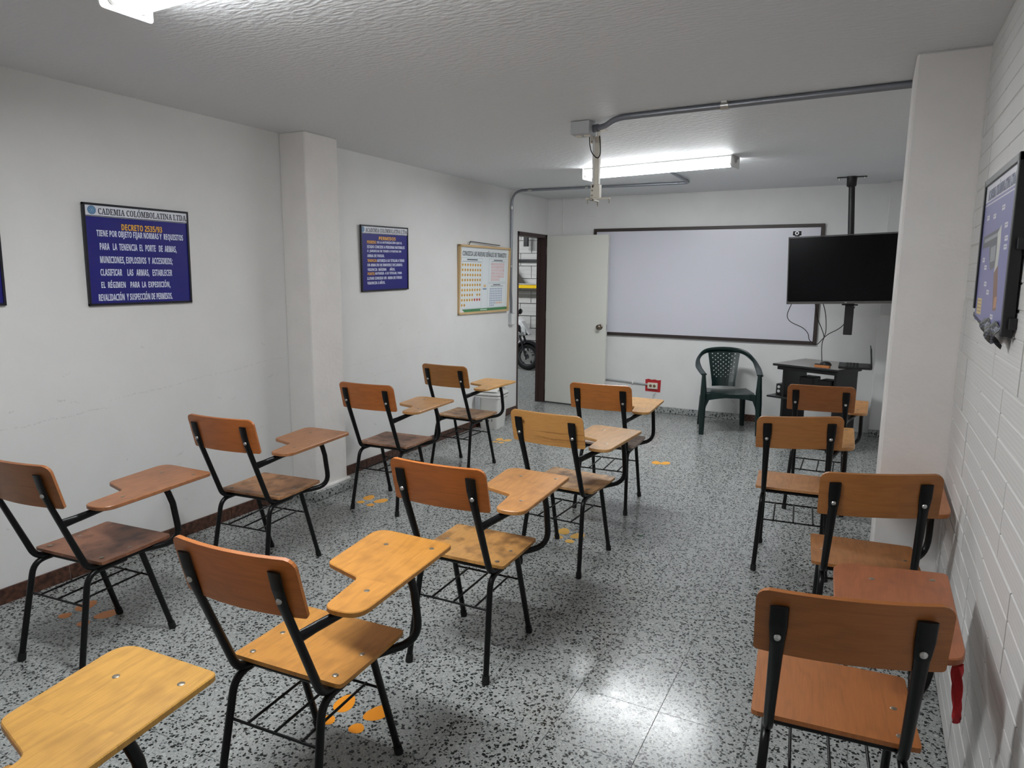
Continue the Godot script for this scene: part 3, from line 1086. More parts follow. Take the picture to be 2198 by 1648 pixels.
	for pr in [[Vector3(-0.158, 0.268, 0.136), Vector3(0.158, 0.268, 0.136)], [Vector3(-0.156, 0.271, -0.157), Vector3(0.156, 0.271, -0.157)], [Vector3(-0.09, 0.272, 0.136), Vector3(-0.09, 0.275, -0.157)], [Vector3(0.006, 0.272, 0.136), Vector3(0.006, 0.275, -0.157)], [Vector3(0.1, 0.272, 0.136), Vector3(0.1, 0.275, -0.157)]]:
		b = MB.new()
		b.tube(pr, 0.0042, 8)
		d.rods.append(b)
	# bolts
	d.bolts = []
	for s in [-1.0, 1.0]:
		b = MB.new()
		b.lathe([Vector2(0, -0.002), Vector2(0.0085, -0.002), Vector2(0.0085, 0.002), Vector2(0.006, 0.005), Vector2(0, 0.006)], 12, Transform3D(Basis(Vector3.RIGHT, PI / 2 - 0.3), Vector3(s * 0.148, 0.735, 0.2475)))
		d.bolts.append(["backrest", b])
		for z in [0.048, -0.075]:
			b = MB.new()
			b.lathe([Vector2(0.009, 0), Vector2(0.009, 0.0008), Vector2(0.007, 0.002), Vector2(0, 0.0025)], 12, Transform3D(Basis(), Vector3(s * 0.148, 0.4285 - (0.004 if z < 0 else 0.0), z)))
			d.bolts.append(["seat", b])
	for q in [Vector2(0.223, -0.003), Vector2(0.085, -0.30), Vector2(0.235, -0.33)]:
		b = MB.new()
		b.lathe([Vector2(0.008, 0), Vector2(0.008, 0.0006), Vector2(0.006, 0.0014), Vector2(0, 0.0016)], 12, Transform3D(Basis(), Vector3(q.x, 0.668, q.y)))
		d.bolts.append(["tablet", b])
	var m := {"legs": [], "feet": [], "posts": [], "rods": [], "bolts": []}
	for k in ["backrest", "seat", "tablet", "arm", "cross1", "cross2"]:
		d[k].warp(shear_tab if k in ["tablet", "arm"] else shear)
		m[k] = d[k].mesh()
	for q in d.posts:
		q.warp(shear); m.posts.append(q.mesh())
	for q in d.legs:
		m.legs.append(q[0].mesh())
	for q in d.feet:
		m.feet.append(q.mesh())
	for q in d.rods:
		m.rods.append(q.mesh())
	for q in d.bolts:
		q[1].warp(shear_tab if q[0] == "tablet" else shear); m.bolts.append([q[0], q[1].mesh()])
	chair_meshes[key] = m
	return m

func chair(x: float, z: float, turn: float, sh: float, back: Color, seat: Color, tab: Color, dirt: int, label: String, tw := 0.0, bw := 1.0) -> Node3D:
	var t := thing("desk_chair", label, "chair", Vector3(x, 0, z), turn, "wooden tablet-arm chairs")
	var m := chair_parts(sh, tw, bw)
	var off := Vector3(rng.randf(), rng.randf(), 0)
	var nodes := {}
	nodes.backrest = part("backrest", m.backrest, wood(back, M.wood_tex[0], 0.42, off), t)
	nodes.seat = part("seat", m.seat, wood(seat, M.wood_tex[dirt], 0.5, off + Vector3(0.3, 0.6, 0)), t)
	nodes.tablet = part("writing_tablet", m.tablet, wood(tab, M.wood_tex[1], 0.4, off + Vector3(0.7, 0.2, 0)), t)
	for q in m.posts:
		part("post", q, M.black, t)
	part("tablet_arm", m.arm, M.black, t)
	for i in 4:
		var l := part("leg", m.legs[i], M.black, t)
		part("rubber_foot", m.feet[i], M.rubber, l)
	part("crossbar", m.cross1, M.black, t)
	part("crossbar", m.cross2, M.black, t)
	for q in m.rods:
		part("rack_rod", q, M.black, t)
	for q in m.bolts:
		part("bolt", q[1], M.steel if q[0] == "backrest" else M.bolt, nodes[q[0]])
	return t

func build_chairs() -> void:
	var B := c8(190, 112, 54)
	chair(-1.417, -0.509, 0.113, 0.0, B, c8(190, 136, 48), c8(220, 170, 82), 1, "pale golden desk chair in the bottom left corner, only its tablet and arm in view")
	chair(-1.379, -1.371, 0.064, 0.0, c8(190, 117, 56), c8(204, 146, 66), c8(212, 152, 70), 1, "golden desk chair of the middle row with bright orange stickers under its front leg")
	chair(-1.352, -2.257, 0.031, 0.0, c8(196, 119, 54), c8(206, 156, 86), c8(208, 150, 84), 2, "desk chair in the middle of the middle row with grimy golden seat")
	var streaked = chair(-1.373, -3.291, -0.052, 0.0, c8(204, 155, 77), c8(204, 162, 108), c8(214, 168, 106), 2, "pale-backed desk chair with dark grain streaks and a knot across its backrest")
	streaked.get_node("backrest").material_override = streaked_wood(c8(214, 158, 88))
	chair(-1.482, -4.287, 0.06, 0.0, c8(194, 123, 56), c8(174, 158, 144), c8(214, 168, 102), 2, "rearmost desk chair of the middle row, in front of the white door")
	chair(-2.713, -1.552, 0.088, 0.0, c8(164, 107, 62), c8(150, 102, 74), c8(162, 110, 72), 2, "dark brown desk chair by the left wall, its backrest cut by the left frame edge")
	chair(-2.702, -2.436, 0.092, 0.0, c8(186, 111, 54), c8(180, 134, 92), c8(170, 118, 76), 2, "red-backed desk chair by the left wall just before the pillar")
	chair(-2.749, -3.566, 0.057, 0.0, c8(186, 111, 52), c8(172, 130, 102), c8(206, 156, 98), 2, "desk chair standing beside the left pillar with worn dark seat")
	chair(-2.801, -4.562, -0.017, 0.0, c8(176, 121, 60), c8(198, 158, 114), c8(212, 164, 96), 2, "rearmost desk chair by the left wall, in front of the waste bin")
	chair(-0.008, -1.81, 0.085, 0.078, c8(162, 100, 44), c8(170, 106, 52), c8(160, 94, 52), 0, "nearest desk chair at the block wall, a red rag hanging from its arm", 0.11, 0.955)  # weaker light in this corner is put into the darkened wood colours
	chair(0.055, -2.9, 0.085, 0.09, c8(166, 109, 52), c8(176, 120, 66), c8(176, 112, 60), 1, "desk chair wedged between the right pillar and the block wall", 0.11, 0.95)
	chair(-0.287, -3.825, 0.084, 0.078, c8(172, 117, 62), c8(190, 138, 86), c8(206, 156, 96), 1, "right-hand desk chair standing beyond the right pillar, third from the front", 0.07, 0.98)
	chair(-0.241, -4.933, 0.013, 0.02, c8(152, 96, 50), c8(162, 108, 68), c8(198, 146, 88), 1, "rearmost desk chair of the right row, in front of the black table", 0.04, 0.98)
	# red rag on the arm of the nearest right chair
	var r := thing("rag", "crumpled red rag hanging from the arm of the nearest right chair", "rag", Vector3(0.238, 0.671, -1.752))
	var b := MB.new()
	var xs := []
	for i in 9:
		xs.append(-0.03 + 0.06 * i / 8.0)
	b.slab(xs, 14, func(_x): return 0.0, func(_x): return 1.0, func(x, y):
		var w: float = 1.0 - 0.75 * pow(1.0 - y, 2.0)
		if y < 0.75:
			w *= 1.0 - 0.2 * sin(y * 9.0)
		return Vector3(0.008 * sin(x * 160.0 + y * 5.0) + 0.01 * (1.0 - y), -0.15 * (1.0 - y) + 0.006 * (sin(x * 90.0) - 1.0), x * w + 0.015 * sin(y * 7.0)), 0.003)
	part("cloth", b.mesh(), mat(c8(168, 22, 30), 0.85), r)

# ---------------------------------------------------------------- signs
const LEFT := Basis(Vector3(0, 0, -1), Vector3(0, 1, 0), Vector3(1, 0, 0))
const RIGHT_W := Basis(Vector3(0, 0, 1), Vector3(0, 1, 0), Vector3(-1, 0, 0))

func sign_frame(t: Node3D, w: float, h: float, bar: float, depth: float, m: Material, skip_bottom := false) -> void:
	part("frame_bar", boxm(Vector3(0, h * 0.5 - bar * 0.5, depth * 0.5), Vector3(w, bar, depth), 0.001), m, t)
	if not skip_bottom:
		part("frame_bar", boxm(Vector3(0, -h * 0.5 + bar * 0.5, depth * 0.5), Vector3(w, bar, depth), 0.001), m, t)
	for s in [-1.0, 1.0]:
		part("frame_bar", boxm(Vector3(s * (w * 0.5 - bar * 0.5), 0, depth * 0.5), Vector3(bar, h, depth), 0.001), m, t)

func blue_sign(called: String, label: String, zc: float, yc: float, w: float, h: float, title: String, tx: float, lines: Array) -> Node3D:
	var t := thing(called, label, "sign", Vector3(LX + 0.006, yc, zc))
	t.basis = LEFT * Basis(Vector3.RIGHT, 0.02)
	sign_frame(t, w, h, 0.011, 0.015, M.sign_frame)
	part("panel", boxm(Vector3(0, -h * 0.06, 0.006), Vector3(w - 0.02, h * 0.88 - 0.01, 0.008)), M.blue, t)
	part("header", boxm(Vector3(0, h * 0.5 - h * 0.07, 0.007), Vector3(w - 0.02, h * 0.13 - 0.008, 0.01)), M.sign_white, t, "white header strip")
	part("rule", boxm(Vector3(0, h * 0.5 - h * 0.121, 0.0125), Vector3(w - 0.024, h * 0.006, 0.0008)), M.ink, t)
	if title:
		var lg := MB.new()
		lg.lathe([Vector2(0, 0), Vector2(0.021, 0), Vector2(0.021, 0.0008), Vector2(0, 0.0008)], 28, Transform3D(Basis(Vector3.RIGHT, PI / 2), Vector3(-w * 0.5 + w * (tx - 0.055), h * 0.5 - h * 0.068, 0.0122)))
		var em := part("emblem", lg.mesh(), mat(c8(62, 112, 158), 0.4), t, "round blue emblem")
		var rg := MB.new()
		for rr in [0.0165, 0.011]:
			rg.lathe([Vector2(rr - 0.0012, 0.0008), Vector2(rr, 0.0008), Vector2(rr, 0.0013), Vector2(rr - 0.0012, 0.0013), Vector2(rr - 0.0012, 0.0008)], 24, Transform3D(Basis(Vector3.RIGHT, PI / 2), Vector3(-w * 0.5 + w * (tx - 0.055), h * 0.5 - h * 0.068, 0.0122)))
		for k in 6:
			rg.box(Vector3(0.005, 0, 0), Vector3(0.008, 0.0014, 0.0006), 0.0, Transform3D(Basis(Vector3.BACK, k * TAU / 6.0), Vector3(-w * 0.5 + w * (tx - 0.055), h * 0.5 - h * 0.068, 0.0134)))
		part("emblem_ring", rg.mesh(), mat(c8(170, 205, 226), 0.4), em)
		lettering(t, title, Rect2(-w * 0.5 + w * tx, h * 0.5 - h * 0.104, w * (0.985 - tx), h * 0.078), M.ink, 0.0122, serif)
	for l in lines:
		# u0, u1, v centre, height, text, material
		lettering(t, l[4], Rect2(-w * 0.5 + w * l[0], h * 0.5 - h * (l[2] + l[3] * 0.5), w * (l[1] - l[0]), h * l[3]), l[5], 0.0104, sans)
	return t

func build_signs() -> void:
	var w: Material = M.letter
	var o: Material = M.orange_letter
	blue_sign("notice_sign", "larger blue notice headed DECRETO 2535/93 on the left wall", -2.379, 1.601, 0.586, 0.502, "CADEMIA COLÓMBOLATINA LTDA.", 0.13, [
		[0.33, 0.72, 0.215, 0.062, "DECRETO 2535/93", o],
		[0.105, 0.935, 0.295, 0.078, "TIENE POR OBJETO FIJAR NORMAS Y  REQUISITOS", w],
		[0.125, 0.86, 0.42, 0.078, "PARA   LA  TENENCIA  EL  PORTE   DE  ARMAS,", w],
		[0.12, 0.81, 0.55, 0.078, "MUNICIONES, EXPLOSIVOS  Y  ACCESORIOS;", w],
		[0.115, 0.80, 0.675, 0.078, "CLASIFICAR     LAS   ARMAS,   ESTABLECER", w],
		[0.115, 0.775, 0.79, 0.09, "EL  RÉGIMEN    PARA  LA  EXPEDICIÓN,", w],
		[0.085, 0.79, 0.91, 0.09, "REVALIDACIÓN  Y SUSPECCIÓN DE PERMISOS.", w]])
	var t := blue_sign("permit_sign", "blue notice headed PERMISOS between pillar and traffic poster", -4.453, 1.638, 0.595, 0.5, "ACADEMIA COLÓMBOLATINA LTDA.", 0.09, [
		[0.36, 0.72, 0.19, 0.052, "PERMISOS", o],
		[0.12, 0.31, 0.252, 0.046, "PERMISO:", o], [0.325, 0.86, 0.25, 0.052, "ES LA AUTORIZACIÓN QUE EL", w],
		[0.12, 0.92, 0.322, 0.044, "ESTADO CONCEDE A PERSONAS NATURALES", w],
		[0.12, 0.84, 0.39, 0.044, "O  JURIDICAS DE TENER O PORTAR UN", w],
		[0.12, 0.47, 0.458, 0.044, "ARMA DE FUEGO.", w],
		[0.12, 0.31, 0.53, 0.044, "TENENCIA:", o], [0.315, 0.91, 0.53, 0.044, "AUTORIZA A SU TITULAR A TENER", w],
		[0.12, 0.87, 0.598, 0.044, "UN ARMA EN UN INMUEBLE DECLARADO.", w],
		[0.12, 0.70, 0.662, 0.054, "VIGENCIA  MÁXIMA      AÑOS.", w],
		[0.12, 0.265, 0.73, 0.044, "PORTE:", o], [0.27, 0.85, 0.73, 0.044, "AUTORIZA  A SU TITULAR, PARA", w],
		[0.11, 0.85, 0.80, 0.044, "LLEVAR CONSIGO UN  ARMA DE FUEGO", w],
		[0.11, 0.48, 0.866, 0.054, "VIGENCIA 3 AÑOS.", w]])
	t.rotate_object_local(Vector3.BACK, 0.02)
	blue_sign("wall_sign", "blue sign at the left frame edge, almost wholly out of view", -1.425, 1.616, 0.58, 0.5, "", 0.1, [])
	# traffic signs poster
	var pw := 0.975
	var ph := 0.655
	var p := thing("traffic_poster", "wood-framed poster of road signs hanging beside the doorway", "poster", Vector3(LX + 0.006, 1.47, -6.03))
	p.basis = LEFT * Basis(Vector3.RIGHT, 0.035) * Basis(Vector3.UP, -0.02)
	var fm := mat(c8(206, 176, 130), 0.45)
	sign_frame(p, pw, ph, 0.02, 0.03, fm)
	var im := Image.create(780, 520, false, Image.FORMAT_RGB8)
	im.fill(c8(226, 232, 234))
	var ink := c8(90, 96, 104)
	for q in [Rect2i(25, 85, 315, 405), Rect2i(452, 85, 300, 195), Rect2i(440, 290, 312, 200)]:
		for e in [Rect2i(q.position.x, q.position.y, q.size.x, 2), Rect2i(q.position.x, q.end.y, q.size.x, 2), Rect2i(q.position.x, q.position.y, 2, q.size.y), Rect2i(q.end.x, q.position.y, 2, q.size.y)]:
			im.fill_rect(e, c8(160, 170, 174))
	for row in 9:
		for col in 8:
			if row == 8 and col > 1 or row == 6 and col == 5:
				continue
			var c := Vector2(48 + col * 38, 142 + row * 40)
			var yl := c8(206, 64, 52) if row == 7 and col > 4 else c8(222, 168, 58)
			img_poly(im, [c + Vector2(-14, 0), c + Vector2(0, -15), c + Vector2(14, 0), c + Vector2(0, 15)], yl)
			var hh := 6 + (row * 3 + col * 5) % 5
			im.fill_rect(Rect2i(int(c.x) - 4 + (row + col) % 3, int(c.y) - hh / 2, 3 + (row * col) % 5, hh), c8(66, 56, 36))
	for row in 6:
		for col in 9:
			if row == 5 and col > 5:
				continue
			var c := Vector2i(492 + col * 25, 120 + row * 26)
			im.fill_rect(Rect2i(c.x, c.y, 16, 18), c8(214, 120, 120) if (row * 7 + col) % 11 else c8(190, 40, 50))
			im.fill_rect(Rect2i(c.x + 3, c.y + 3, 10, 12), c8(232, 226, 226))
	for row in 8:
		for col in 8:
			if row == 7 and col > 2:
				continue
			var c := Vector2i(480 + col * 27, 330 + row * 20)
			im.fill_rect(Rect2i(c.x, c.y, 15, 13), c8(120, 136, 178) if row != 6 or col < 4 else c8(222, 140, 60))
			im.fill_rect(Rect2i(c.x + 4, c.y + 3, 5, 6), c8(226, 230, 236))
	for q in [Rect2i(110, 95, 160, 10), Rect2i(40, 114, 290, 3), Rect2i(530, 93, 150, 8), Rect2i(500, 106, 220, 3), Rect2i(530, 298, 120, 8), Rect2i(490, 312, 210, 4)]:
		im.fill_rect(q, ink)
	im.fill_rect(Rect2i(372, 300, 40, 22), c8(226, 196, 150))
	im.fill_rect(Rect2i(362, 330, 60, 12), c8(130, 150, 180))
	im.fill_rect(Rect2i(0, 496, 780, 24), c8(66, 130, 84))
	im.fill_rect(Rect2i(330, 504, 110, 8), c8(200, 220, 204))
	var b := MB.new()
	var hw := pw * 0.5 - 0.018
	var hh2 := ph * 0.5 - 0.018
	b.quad_uv(Vector3(-hw, -hh2, 0.012), Vector3(hw, -hh2, 0.012), Vector3(hw, hh2, 0.012), Vector3(-hw, hh2, 0.012))
	b.box(Vector3(0, 0, 0.006), Vector3(pw - 0.02, ph - 0.02, 0.01))
	for i in range(6, b.u.size()):
		b.u[i] = Vector2(0.01, 0.01)
	var pm := mat(Color.WHITE, 0.35)
	pm.albedo_texture = ImageTexture.create_from_image(im)
	part("print", b.mesh(), pm, p, "printed chart of road signs")
	lettering(p, "CONOZCA LAS NUEVAS SEÑALES DE TRANSITO", Rect2(-hw + 0.05, hh2 - 0.085, hw * 2 - 0.1, 0.056), mat(c8(70, 76, 84), 0.5), 0.0125, sans)
	var hk := MB.new()
	hk.tube([Vector3(-0.31, 0.33, 0.012), Vector3(-0.29, 0.36, 0.012), Vector3(0.28, 0.345, 0.012)], 0.004, 6)
	part("hanging_rod", hk.mesh(), M.sign_frame, p)
	build_gun_poster()

func build_gun_poster() -> void:
	var w := 0.61
	var h := 0.447
	var t := thing("framed_chart", "black-framed lilac chart with a damaged lower edge on the block wall", "poster", Vector3(RX - 0.008, 1.607, -2.445))
	t.basis = RIGHT_W * Basis(Vector3.RIGHT, 0.01)
	var fr := mat(c8(16, 16, 20), 0.4)
	part("frame_bar", boxm(Vector3(0, h * 0.5 - 0.011, 0.012), Vector3(w, 0.022, 0.026), 0.002), fr, t)
	part("frame_bar", boxm(Vector3(-w * 0.5 + 0.012, 0.02, 0.012), Vector3(0.024, h - 0.04, 0.026), 0.002), fr, t)
	part("frame_bar", boxm(Vector3(w * 0.5 - 0.012, -0.005, 0.012), Vector3(0.024, h + 0.01, 0.026), 0.002), fr, t)
	var br := MB.new()
	br.box(Vector3.ZERO, Vector3(0.3, 0.016, 0.02), 0.002, Transform3D(Basis(Vector3.BACK, -0.1), Vector3(-0.17, -h * 0.5 + 0.005, 0.01)))
	part("frame_bar", br.mesh(), fr, t, "loose lower bar")
	for y in [0.2, 0.0, -0.2]:
		part("spacer", boxm(Vector3(w * 0.5 + 0.005, y, 0.004), Vector3(0.02, 0.03, 0.018), 0.002), fr, t)
	var im := Image.create(528, 392, false, Image.FORMAT_RGB8)
	im.fill(c8(116, 116, 172))
	im.fill_rect(Rect2i(0, 0, 528, 52), c8(216, 216, 226))
	im.fill_rect(Rect2i(0, 58, 528, 4), c8(216, 216, 226))
	var steel := c8(150, 156, 160)
	img_poly(im, [Vector2(40, 150), Vector2(330, 140), Vector2(330, 178), Vector2(40, 184)], c8(70, 74, 84))
	img_poly(im, [Vector2(60, 158), Vector2(300, 150), Vector2(300, 160), Vector2(60, 168)], steel)
	img_poly(im, [Vector2(170, 182), Vector2(330, 176), Vector2(335, 236), Vector2(230, 248), Vector2(190, 215)], c8(86, 90, 98))
	img_poly(im, [Vector2(205, 186), Vector2(290, 182), Vector2(290, 222), Vector2(210, 226)], steel)
	img_poly(im, [Vector2(300, 150), Vector2(352, 132), Vector2(360, 180), Vector2(350, 260), Vector2(300, 262), Vector2(310, 200)], c8(206, 208, 200))
	img_poly(im, [Vector2(300, 255), Vector2(360, 235), Vector2(400, 330), Vector2(395, 350), Vector2(340, 352)], c8(122, 74, 40))
	img_poly(im, [Vector2(350, 318), Vector2(392, 314), Vector2(396, 342), Vector2(350, 346)], c8(190, 130, 70))
	for q in [Vector2i(70, 92), Vector2i(190, 96), Vector2i(330, 84), Vector2i(400, 132), Vector2i(420, 165), Vector2i(418, 186), Vector2i(60, 210), Vector2i(110, 232), Vector2i(140, 278), Vector2i(200, 300), Vector2i(310, 362)]:
		im.fill_rect(Rect2i(q.x, q.y, 46, 13), c8(222, 222, 230))
		im.fill_rect(Rect2i(q.x + 5, q.y + 5, 34, 2), c8(110, 110, 130))
	im.fill_rect(Rect2i(36, 326, 92, 46), c8(216, 192, 120))
	for k in 4:
		im.fill_rect(Rect2i(42, 332 + k * 10, 78, 3), c8(150, 120, 70))
	var b := MB.new()
	var x := w * 0.5 - 0.02
	b.quad_uv(Vector3(-x, -h * 0.5 + 0.004, 0.02), Vector3(x, -h * 0.5 + 0.004, 0.02), Vector3(x, h * 0.5 - 0.018, 0.02), Vector3(-x, h * 0.5 - 0.018, 0.02))
	b.box(Vector3(0, -0.006, 0.01), Vector3(w - 0.03, h - 0.02, 0.018))
	for i in range(6, b.u.size()):
		b.u[i] = Vector2(0.5, 0.35)
	var pm := mat(Color.WHITE, 0.3)
	pm.albedo_texture = ImageTexture.create_from_image(im)
	part("print", b.mesh(), pm, t, "printed chart of a revolver")
	lettering(t, "ACADEMIA COLÓMBOLATINA LTDA.", Rect2(-x + 0.06, h * 0.5 - 0.07, x * 2 - 0.09, 0.04), mat(c8(120, 124, 146), 0.5), 0.0204, serif)
	# curled paper under the broken edge
	var p := MB.new()
	var xs := []
	for i in 9:
		xs.append(0.02 + 0.26 * i / 8.0)
	p.slab(xs, 6, func(_x): return 0.0, func(_x): return 1.0, func(x2, y2): return Vector3(x2 - 0.03 * (1.0 - y2), -h * 0.5 - 0.035 + 0.05 * y2 + 0.012 * sin(x2 * 40.0), 0.012 + 0.022 * sin(y2 * 2.6) + 0.004 * sin(x2 * 70.0)), 0.001)
	var cm := mat(c8(120, 124, 138), 0.6)
	var ci := Image.create(64, 64, false, Image.FORMAT_RGB8)
	for yy in 64:
		for xx in 64:
			var k := (xx / 5 + (yy / 7) * 3) % 4
			ci.set_pixel(xx, yy, [c8(60, 62, 74), c8(200, 204, 208), c8(110, 116, 140), c8(150, 150, 110)][k])
	cm.albedo_texture = ImageTexture.create_from_image(ci)
	cm.albedo_color = c8(150, 150, 158)
	cm.uv1_scale = Vector3(6, 1.2, 1)
	part("curled_paper", p.mesh(), cm, t, "crumpled printed paper hanging below the frame")

# ---------------------------------------------------------------- fittings
func build_fittings() -> void:
	# whiteboard
	var w := thing("whiteboard", "wide whiteboard in a dark brown frame on the far wall", "whiteboard", Vector3(-1.664, 1.445, BZ + 0.002))
	part("surface", boxm(Vector3(0, 0, 0.009), Vector3(2.36, 1.15, 0.014)), M.board, w)
	for s in [-1.0, 1.0]:
		part("frame_bar", boxm(Vector3(0, s * 0.58, 0.013), Vector3(2.4, 0.034, 0.026), 0.002), M.board_frame, w)
		part("frame_bar", boxm(Vector3(s * 1.184, 0, 0.013), Vector3(0.034, 1.13, 0.026), 0.002), M.board_frame, w)
		for s2 in [-1.0, 1.0]:
			part("corner_clip", boxm(Vector3(s * 1.18, s2 * 0.577, 0.0275), Vector3(0.045, 0.006, 0.003)), M.steel, w).rotation.z = -s * s2 * -0.785
	# television on its ceiling mount
	var tv := thing("television", "flat black television turned off, hung from the ceiling pole", "television", Vector3(-0.212, 1.592, -6.78))
	tv.rotation = Vector3(0.0, 0.0, 0.035)
	var TW := 0.975
	var TH := 0.6
	part("back_shell", boxm(Vector3(0, 0, -0.022), Vector3(TW - 0.02, TH - 0.02, 0.035), 0.012), M.desk_black, tv)
	part("screen", boxm(Vector3(0, 0.008, 0.001), Vector3(TW - 0.016, TH - 0.036, 0.012)), M.screen, tv)
	part("bezel", boxm(Vector3(0, TH * 0.5 - 0.004, 0), Vector3(TW, 0.008, 0.022), 0.001), M.tv_bezel, tv)
	part("bezel", boxm(Vector3(0, -TH * 0.5 + 0.011, 0), Vector3(TW, 0.022, 0.022), 0.001), M.tv_bezel, tv)
	for s in [-1.0, 1.0]:
		part("bezel", boxm(Vector3(s * (TW * 0.5 - 0.004), 0, 0), Vector3(0.008, TH, 0.022), 0.001), M.tv_bezel, tv)
	part("badge", boxm(Vector3(0.0, -TH * 0.5 + 0.011, 0.0115), Vector3(0.016, 0.006, 0.002)), M.steel, tv)
	var mt := thing("television_mount", "black pole with ceiling plate holding the television", "mount", Vector3(-0.24, HC, -6.97))
	var fl := MB.new()
	fl.lathe([Vector2(0, -0.008), Vector2(0.05, -0.008), Vector2(0.05, 0.0), Vector2(0, 0.0)], 24)
	fl.box(Vector3(0, -0.004, 0), Vector3(0.24, 0.007, 0.04), 0.001)
	part("ceiling_plate", fl.mesh(), M.desk_black, mt)
	for s in [-1.0, 1.0]:
		var bo := MB.new()
		bo.tube([Vector3(s * 0.1, -0.006, 0), Vector3(s * 0.1, -0.025, 0)], 0.006, 8)
		part("bolt", bo.mesh(), M.steel, mt)
	var po := MB.new()
	po.tube([Vector3(0, -0.008, 0), Vector3(0.065, -1.14, 0)], 0.026, 16)
	part("pole", po.mesh(), M.desk_black, mt)
	var cl := MB.new()
	cl.lathe([Vector2(0.026, -0.09), Vector2(0.04, -0.08), Vector2(0.042, -0.008), Vector2(0.026, -0.008)], 16)
	part("collar", cl.mesh(), M.desk_black, mt)
	part("column", boxm(Vector3(0.068, -1.24, 0.05), Vector3(0.072, 0.3, 0.05), 0.004), M.desk_black, mt)
	part("column_collar", boxm(Vector3(0.068, -1.12, 0.05), Vector3(0.13, 0.012, 0.06), 0.002), M.desk_black, mt)
	part("bracket", boxm(Vector3(0.04, -0.8, 0.09), Vector3(0.3, 0.3, 0.12), 0.006), M.desk_black, mt)
	var wc := thing("webcam", "small round-eyed webcam on top of the television", "webcam", Vector3(-0.64, 1.882, -6.78))
	var wb := MB.new()
	wb.tube([Vector3(-0.034, 0.026, 0), Vector3(0.034, 0.026, 0)], 0.019, 14)
	wb.box(Vector3(0, 0.004, 0), Vector3(0.04, 0.012, 0.03), 0.003)
	part("body", wb.mesh(), M.desk_black, wc)
	var wr := MB.new()
	wr.lathe([Vector2(0.008, 0), Vector2(0.017, 0), Vector2(0.017, 0.006), Vector2(0.008, 0.006), Vector2(0.008, 0)], 20, Transform3D(Basis(Vector3.RIGHT, PI / 2), Vector3(0, 0.026, 0.018)))
	part("lens_ring", wr.mesh(), mat(c8(200, 200, 205), 0.3), wc)
	var wl := MB.new()
	wl.lathe([Vector2(0, 0), Vector2(0.008, 0), Vector2(0.006, 0.003), Vector2(0, 0.004)], 16, Transform3D(Basis(Vector3.RIGHT, PI / 2), Vector3(0, 0.026, 0.019)))
	part("lens", wl.mesh(), M.screen, wc)
	# loose cables between television and table
	var cabs := [
		["black cable looping left below the television's left corner", [Vector3(-0.64, 1.30, -6.83), Vector3(-0.656, 1.278, -6.9), Vector3(-0.693, 1.169, -6.95), Vector3(-0.659, 1.107, -6.95), Vector3(-0.557, 1.058, -6.95), Vector3(-0.505, 1.008, -6.95), Vector3(-0.486, 0.946, -6.95), Vector3(-0.45, 0.911, -6.97)]],
		["black cable running from behind the television straight down to the table", [Vector3(-0.465, 1.32, -6.92), Vector3(-0.437, 1.155, -7.0), Vector3(-0.397, 1.062, -7.0), Vector3(-0.367, 0.979, -7.0), Vector3(-0.377, 0.926, -7.0), Vector3(-0.376, 0.85, -6.97), Vector3(-0.36, 0.762, -6.86)]],
		["short black cable joining the knot right of the whiteboard corner", [Vector3(-0.402, 1.32, -6.9), Vector3(-0.37, 1.188, -7.02), Vector3(-0.356, 1.032, -7.03), Vector3(-0.369, 0.969, -7.03)]],
		["black cable curving from the mount column to the whiteboard corner", [Vector3(-0.131, 1.26, -7.06), Vector3(-0.203, 1.107, -7.06), Vector3(-0.256, 1.048, -7.06), Vector3(-0.329, 1.002, -7.06), Vector3(-0.374, 0.958, -7.06), Vector3(-0.419, 0.902, -7.06), Vector3(-0.457, 0.9, -7.06)]]]
	for q in cabs:
		var cb := MB.new()
		cb.tube(smooth(q[1]), 0.0035, 6)
		var th := thing("cable", q[0], "cable", Vector3.ZERO, 0.0, "cables under the television")
		part("cord", cb.mesh(), M.rubber, th)
	# conduits
	var c1 := thing("ceiling_conduit", "grey metal conduit across the ceiling to the right pillar", "conduit")
	var b := MB.new()
	var cpath := smooth([Vector3(-1.49, 2.362, -3.925), Vector3(-1.43, 2.365, -3.9), Vector3(-1.34, 2.382, -3.84), Vector3(-1.2, 2.384, -3.815), Vector3(-0.737, 2.384, -3.79), Vector3(0.05, 2.384, -3.748), Vector3(0.34, 2.384, -3.735)])
	b.tube(cpath, 0.0165, 14)
	part("pipe", b.mesh(), M.galv, c1)
	b = MB.new()
	b.tube([Vector3(-0.765, 2.384, -3.792), Vector3(-0.725, 2.384, -3.79)], 0.021, 14)
	b.box(Vector3(-0.745, 2.396, -3.79), Vector3(0.03, 0.008, 0.075), 0.001)
	part("strap", b.mesh(), M.steel, c1)
	b = MB.new()
	b.tube([Vector3(-1.515, 2.362, -3.935), Vector3(-1.48, 2.362, -3.92)], 0.022, 14)
	part("connector", b.mesh(), M.galv, c1)
	var jb := thing("ceiling_junction_box", "square grey junction box with sockets on the ceiling", "junction box", Vector3(-1.572, 0, -3.92))
	part("box", boxm(Vector3(0, 2.362, 0), Vector3(0.115, 0.072, 0.115), 0.003), M.grey_box, jb)
	for s in [-1.0, 1.0]:
		b = MB.new()
		b.lathe([Vector2(0, -0.006), Vector2(0.017, -0.006), Vector2(0.019, 0.0)], 18, Transform3D(Basis(), Vector3(s * 0.026, 2.326, 0)))
		part("socket", b.mesh(), M.cream, jb)
	var c2 := thing("wall_conduit", "grey conduit running down beside the doorway from the far lamp", "conduit")
	b = MB.new()
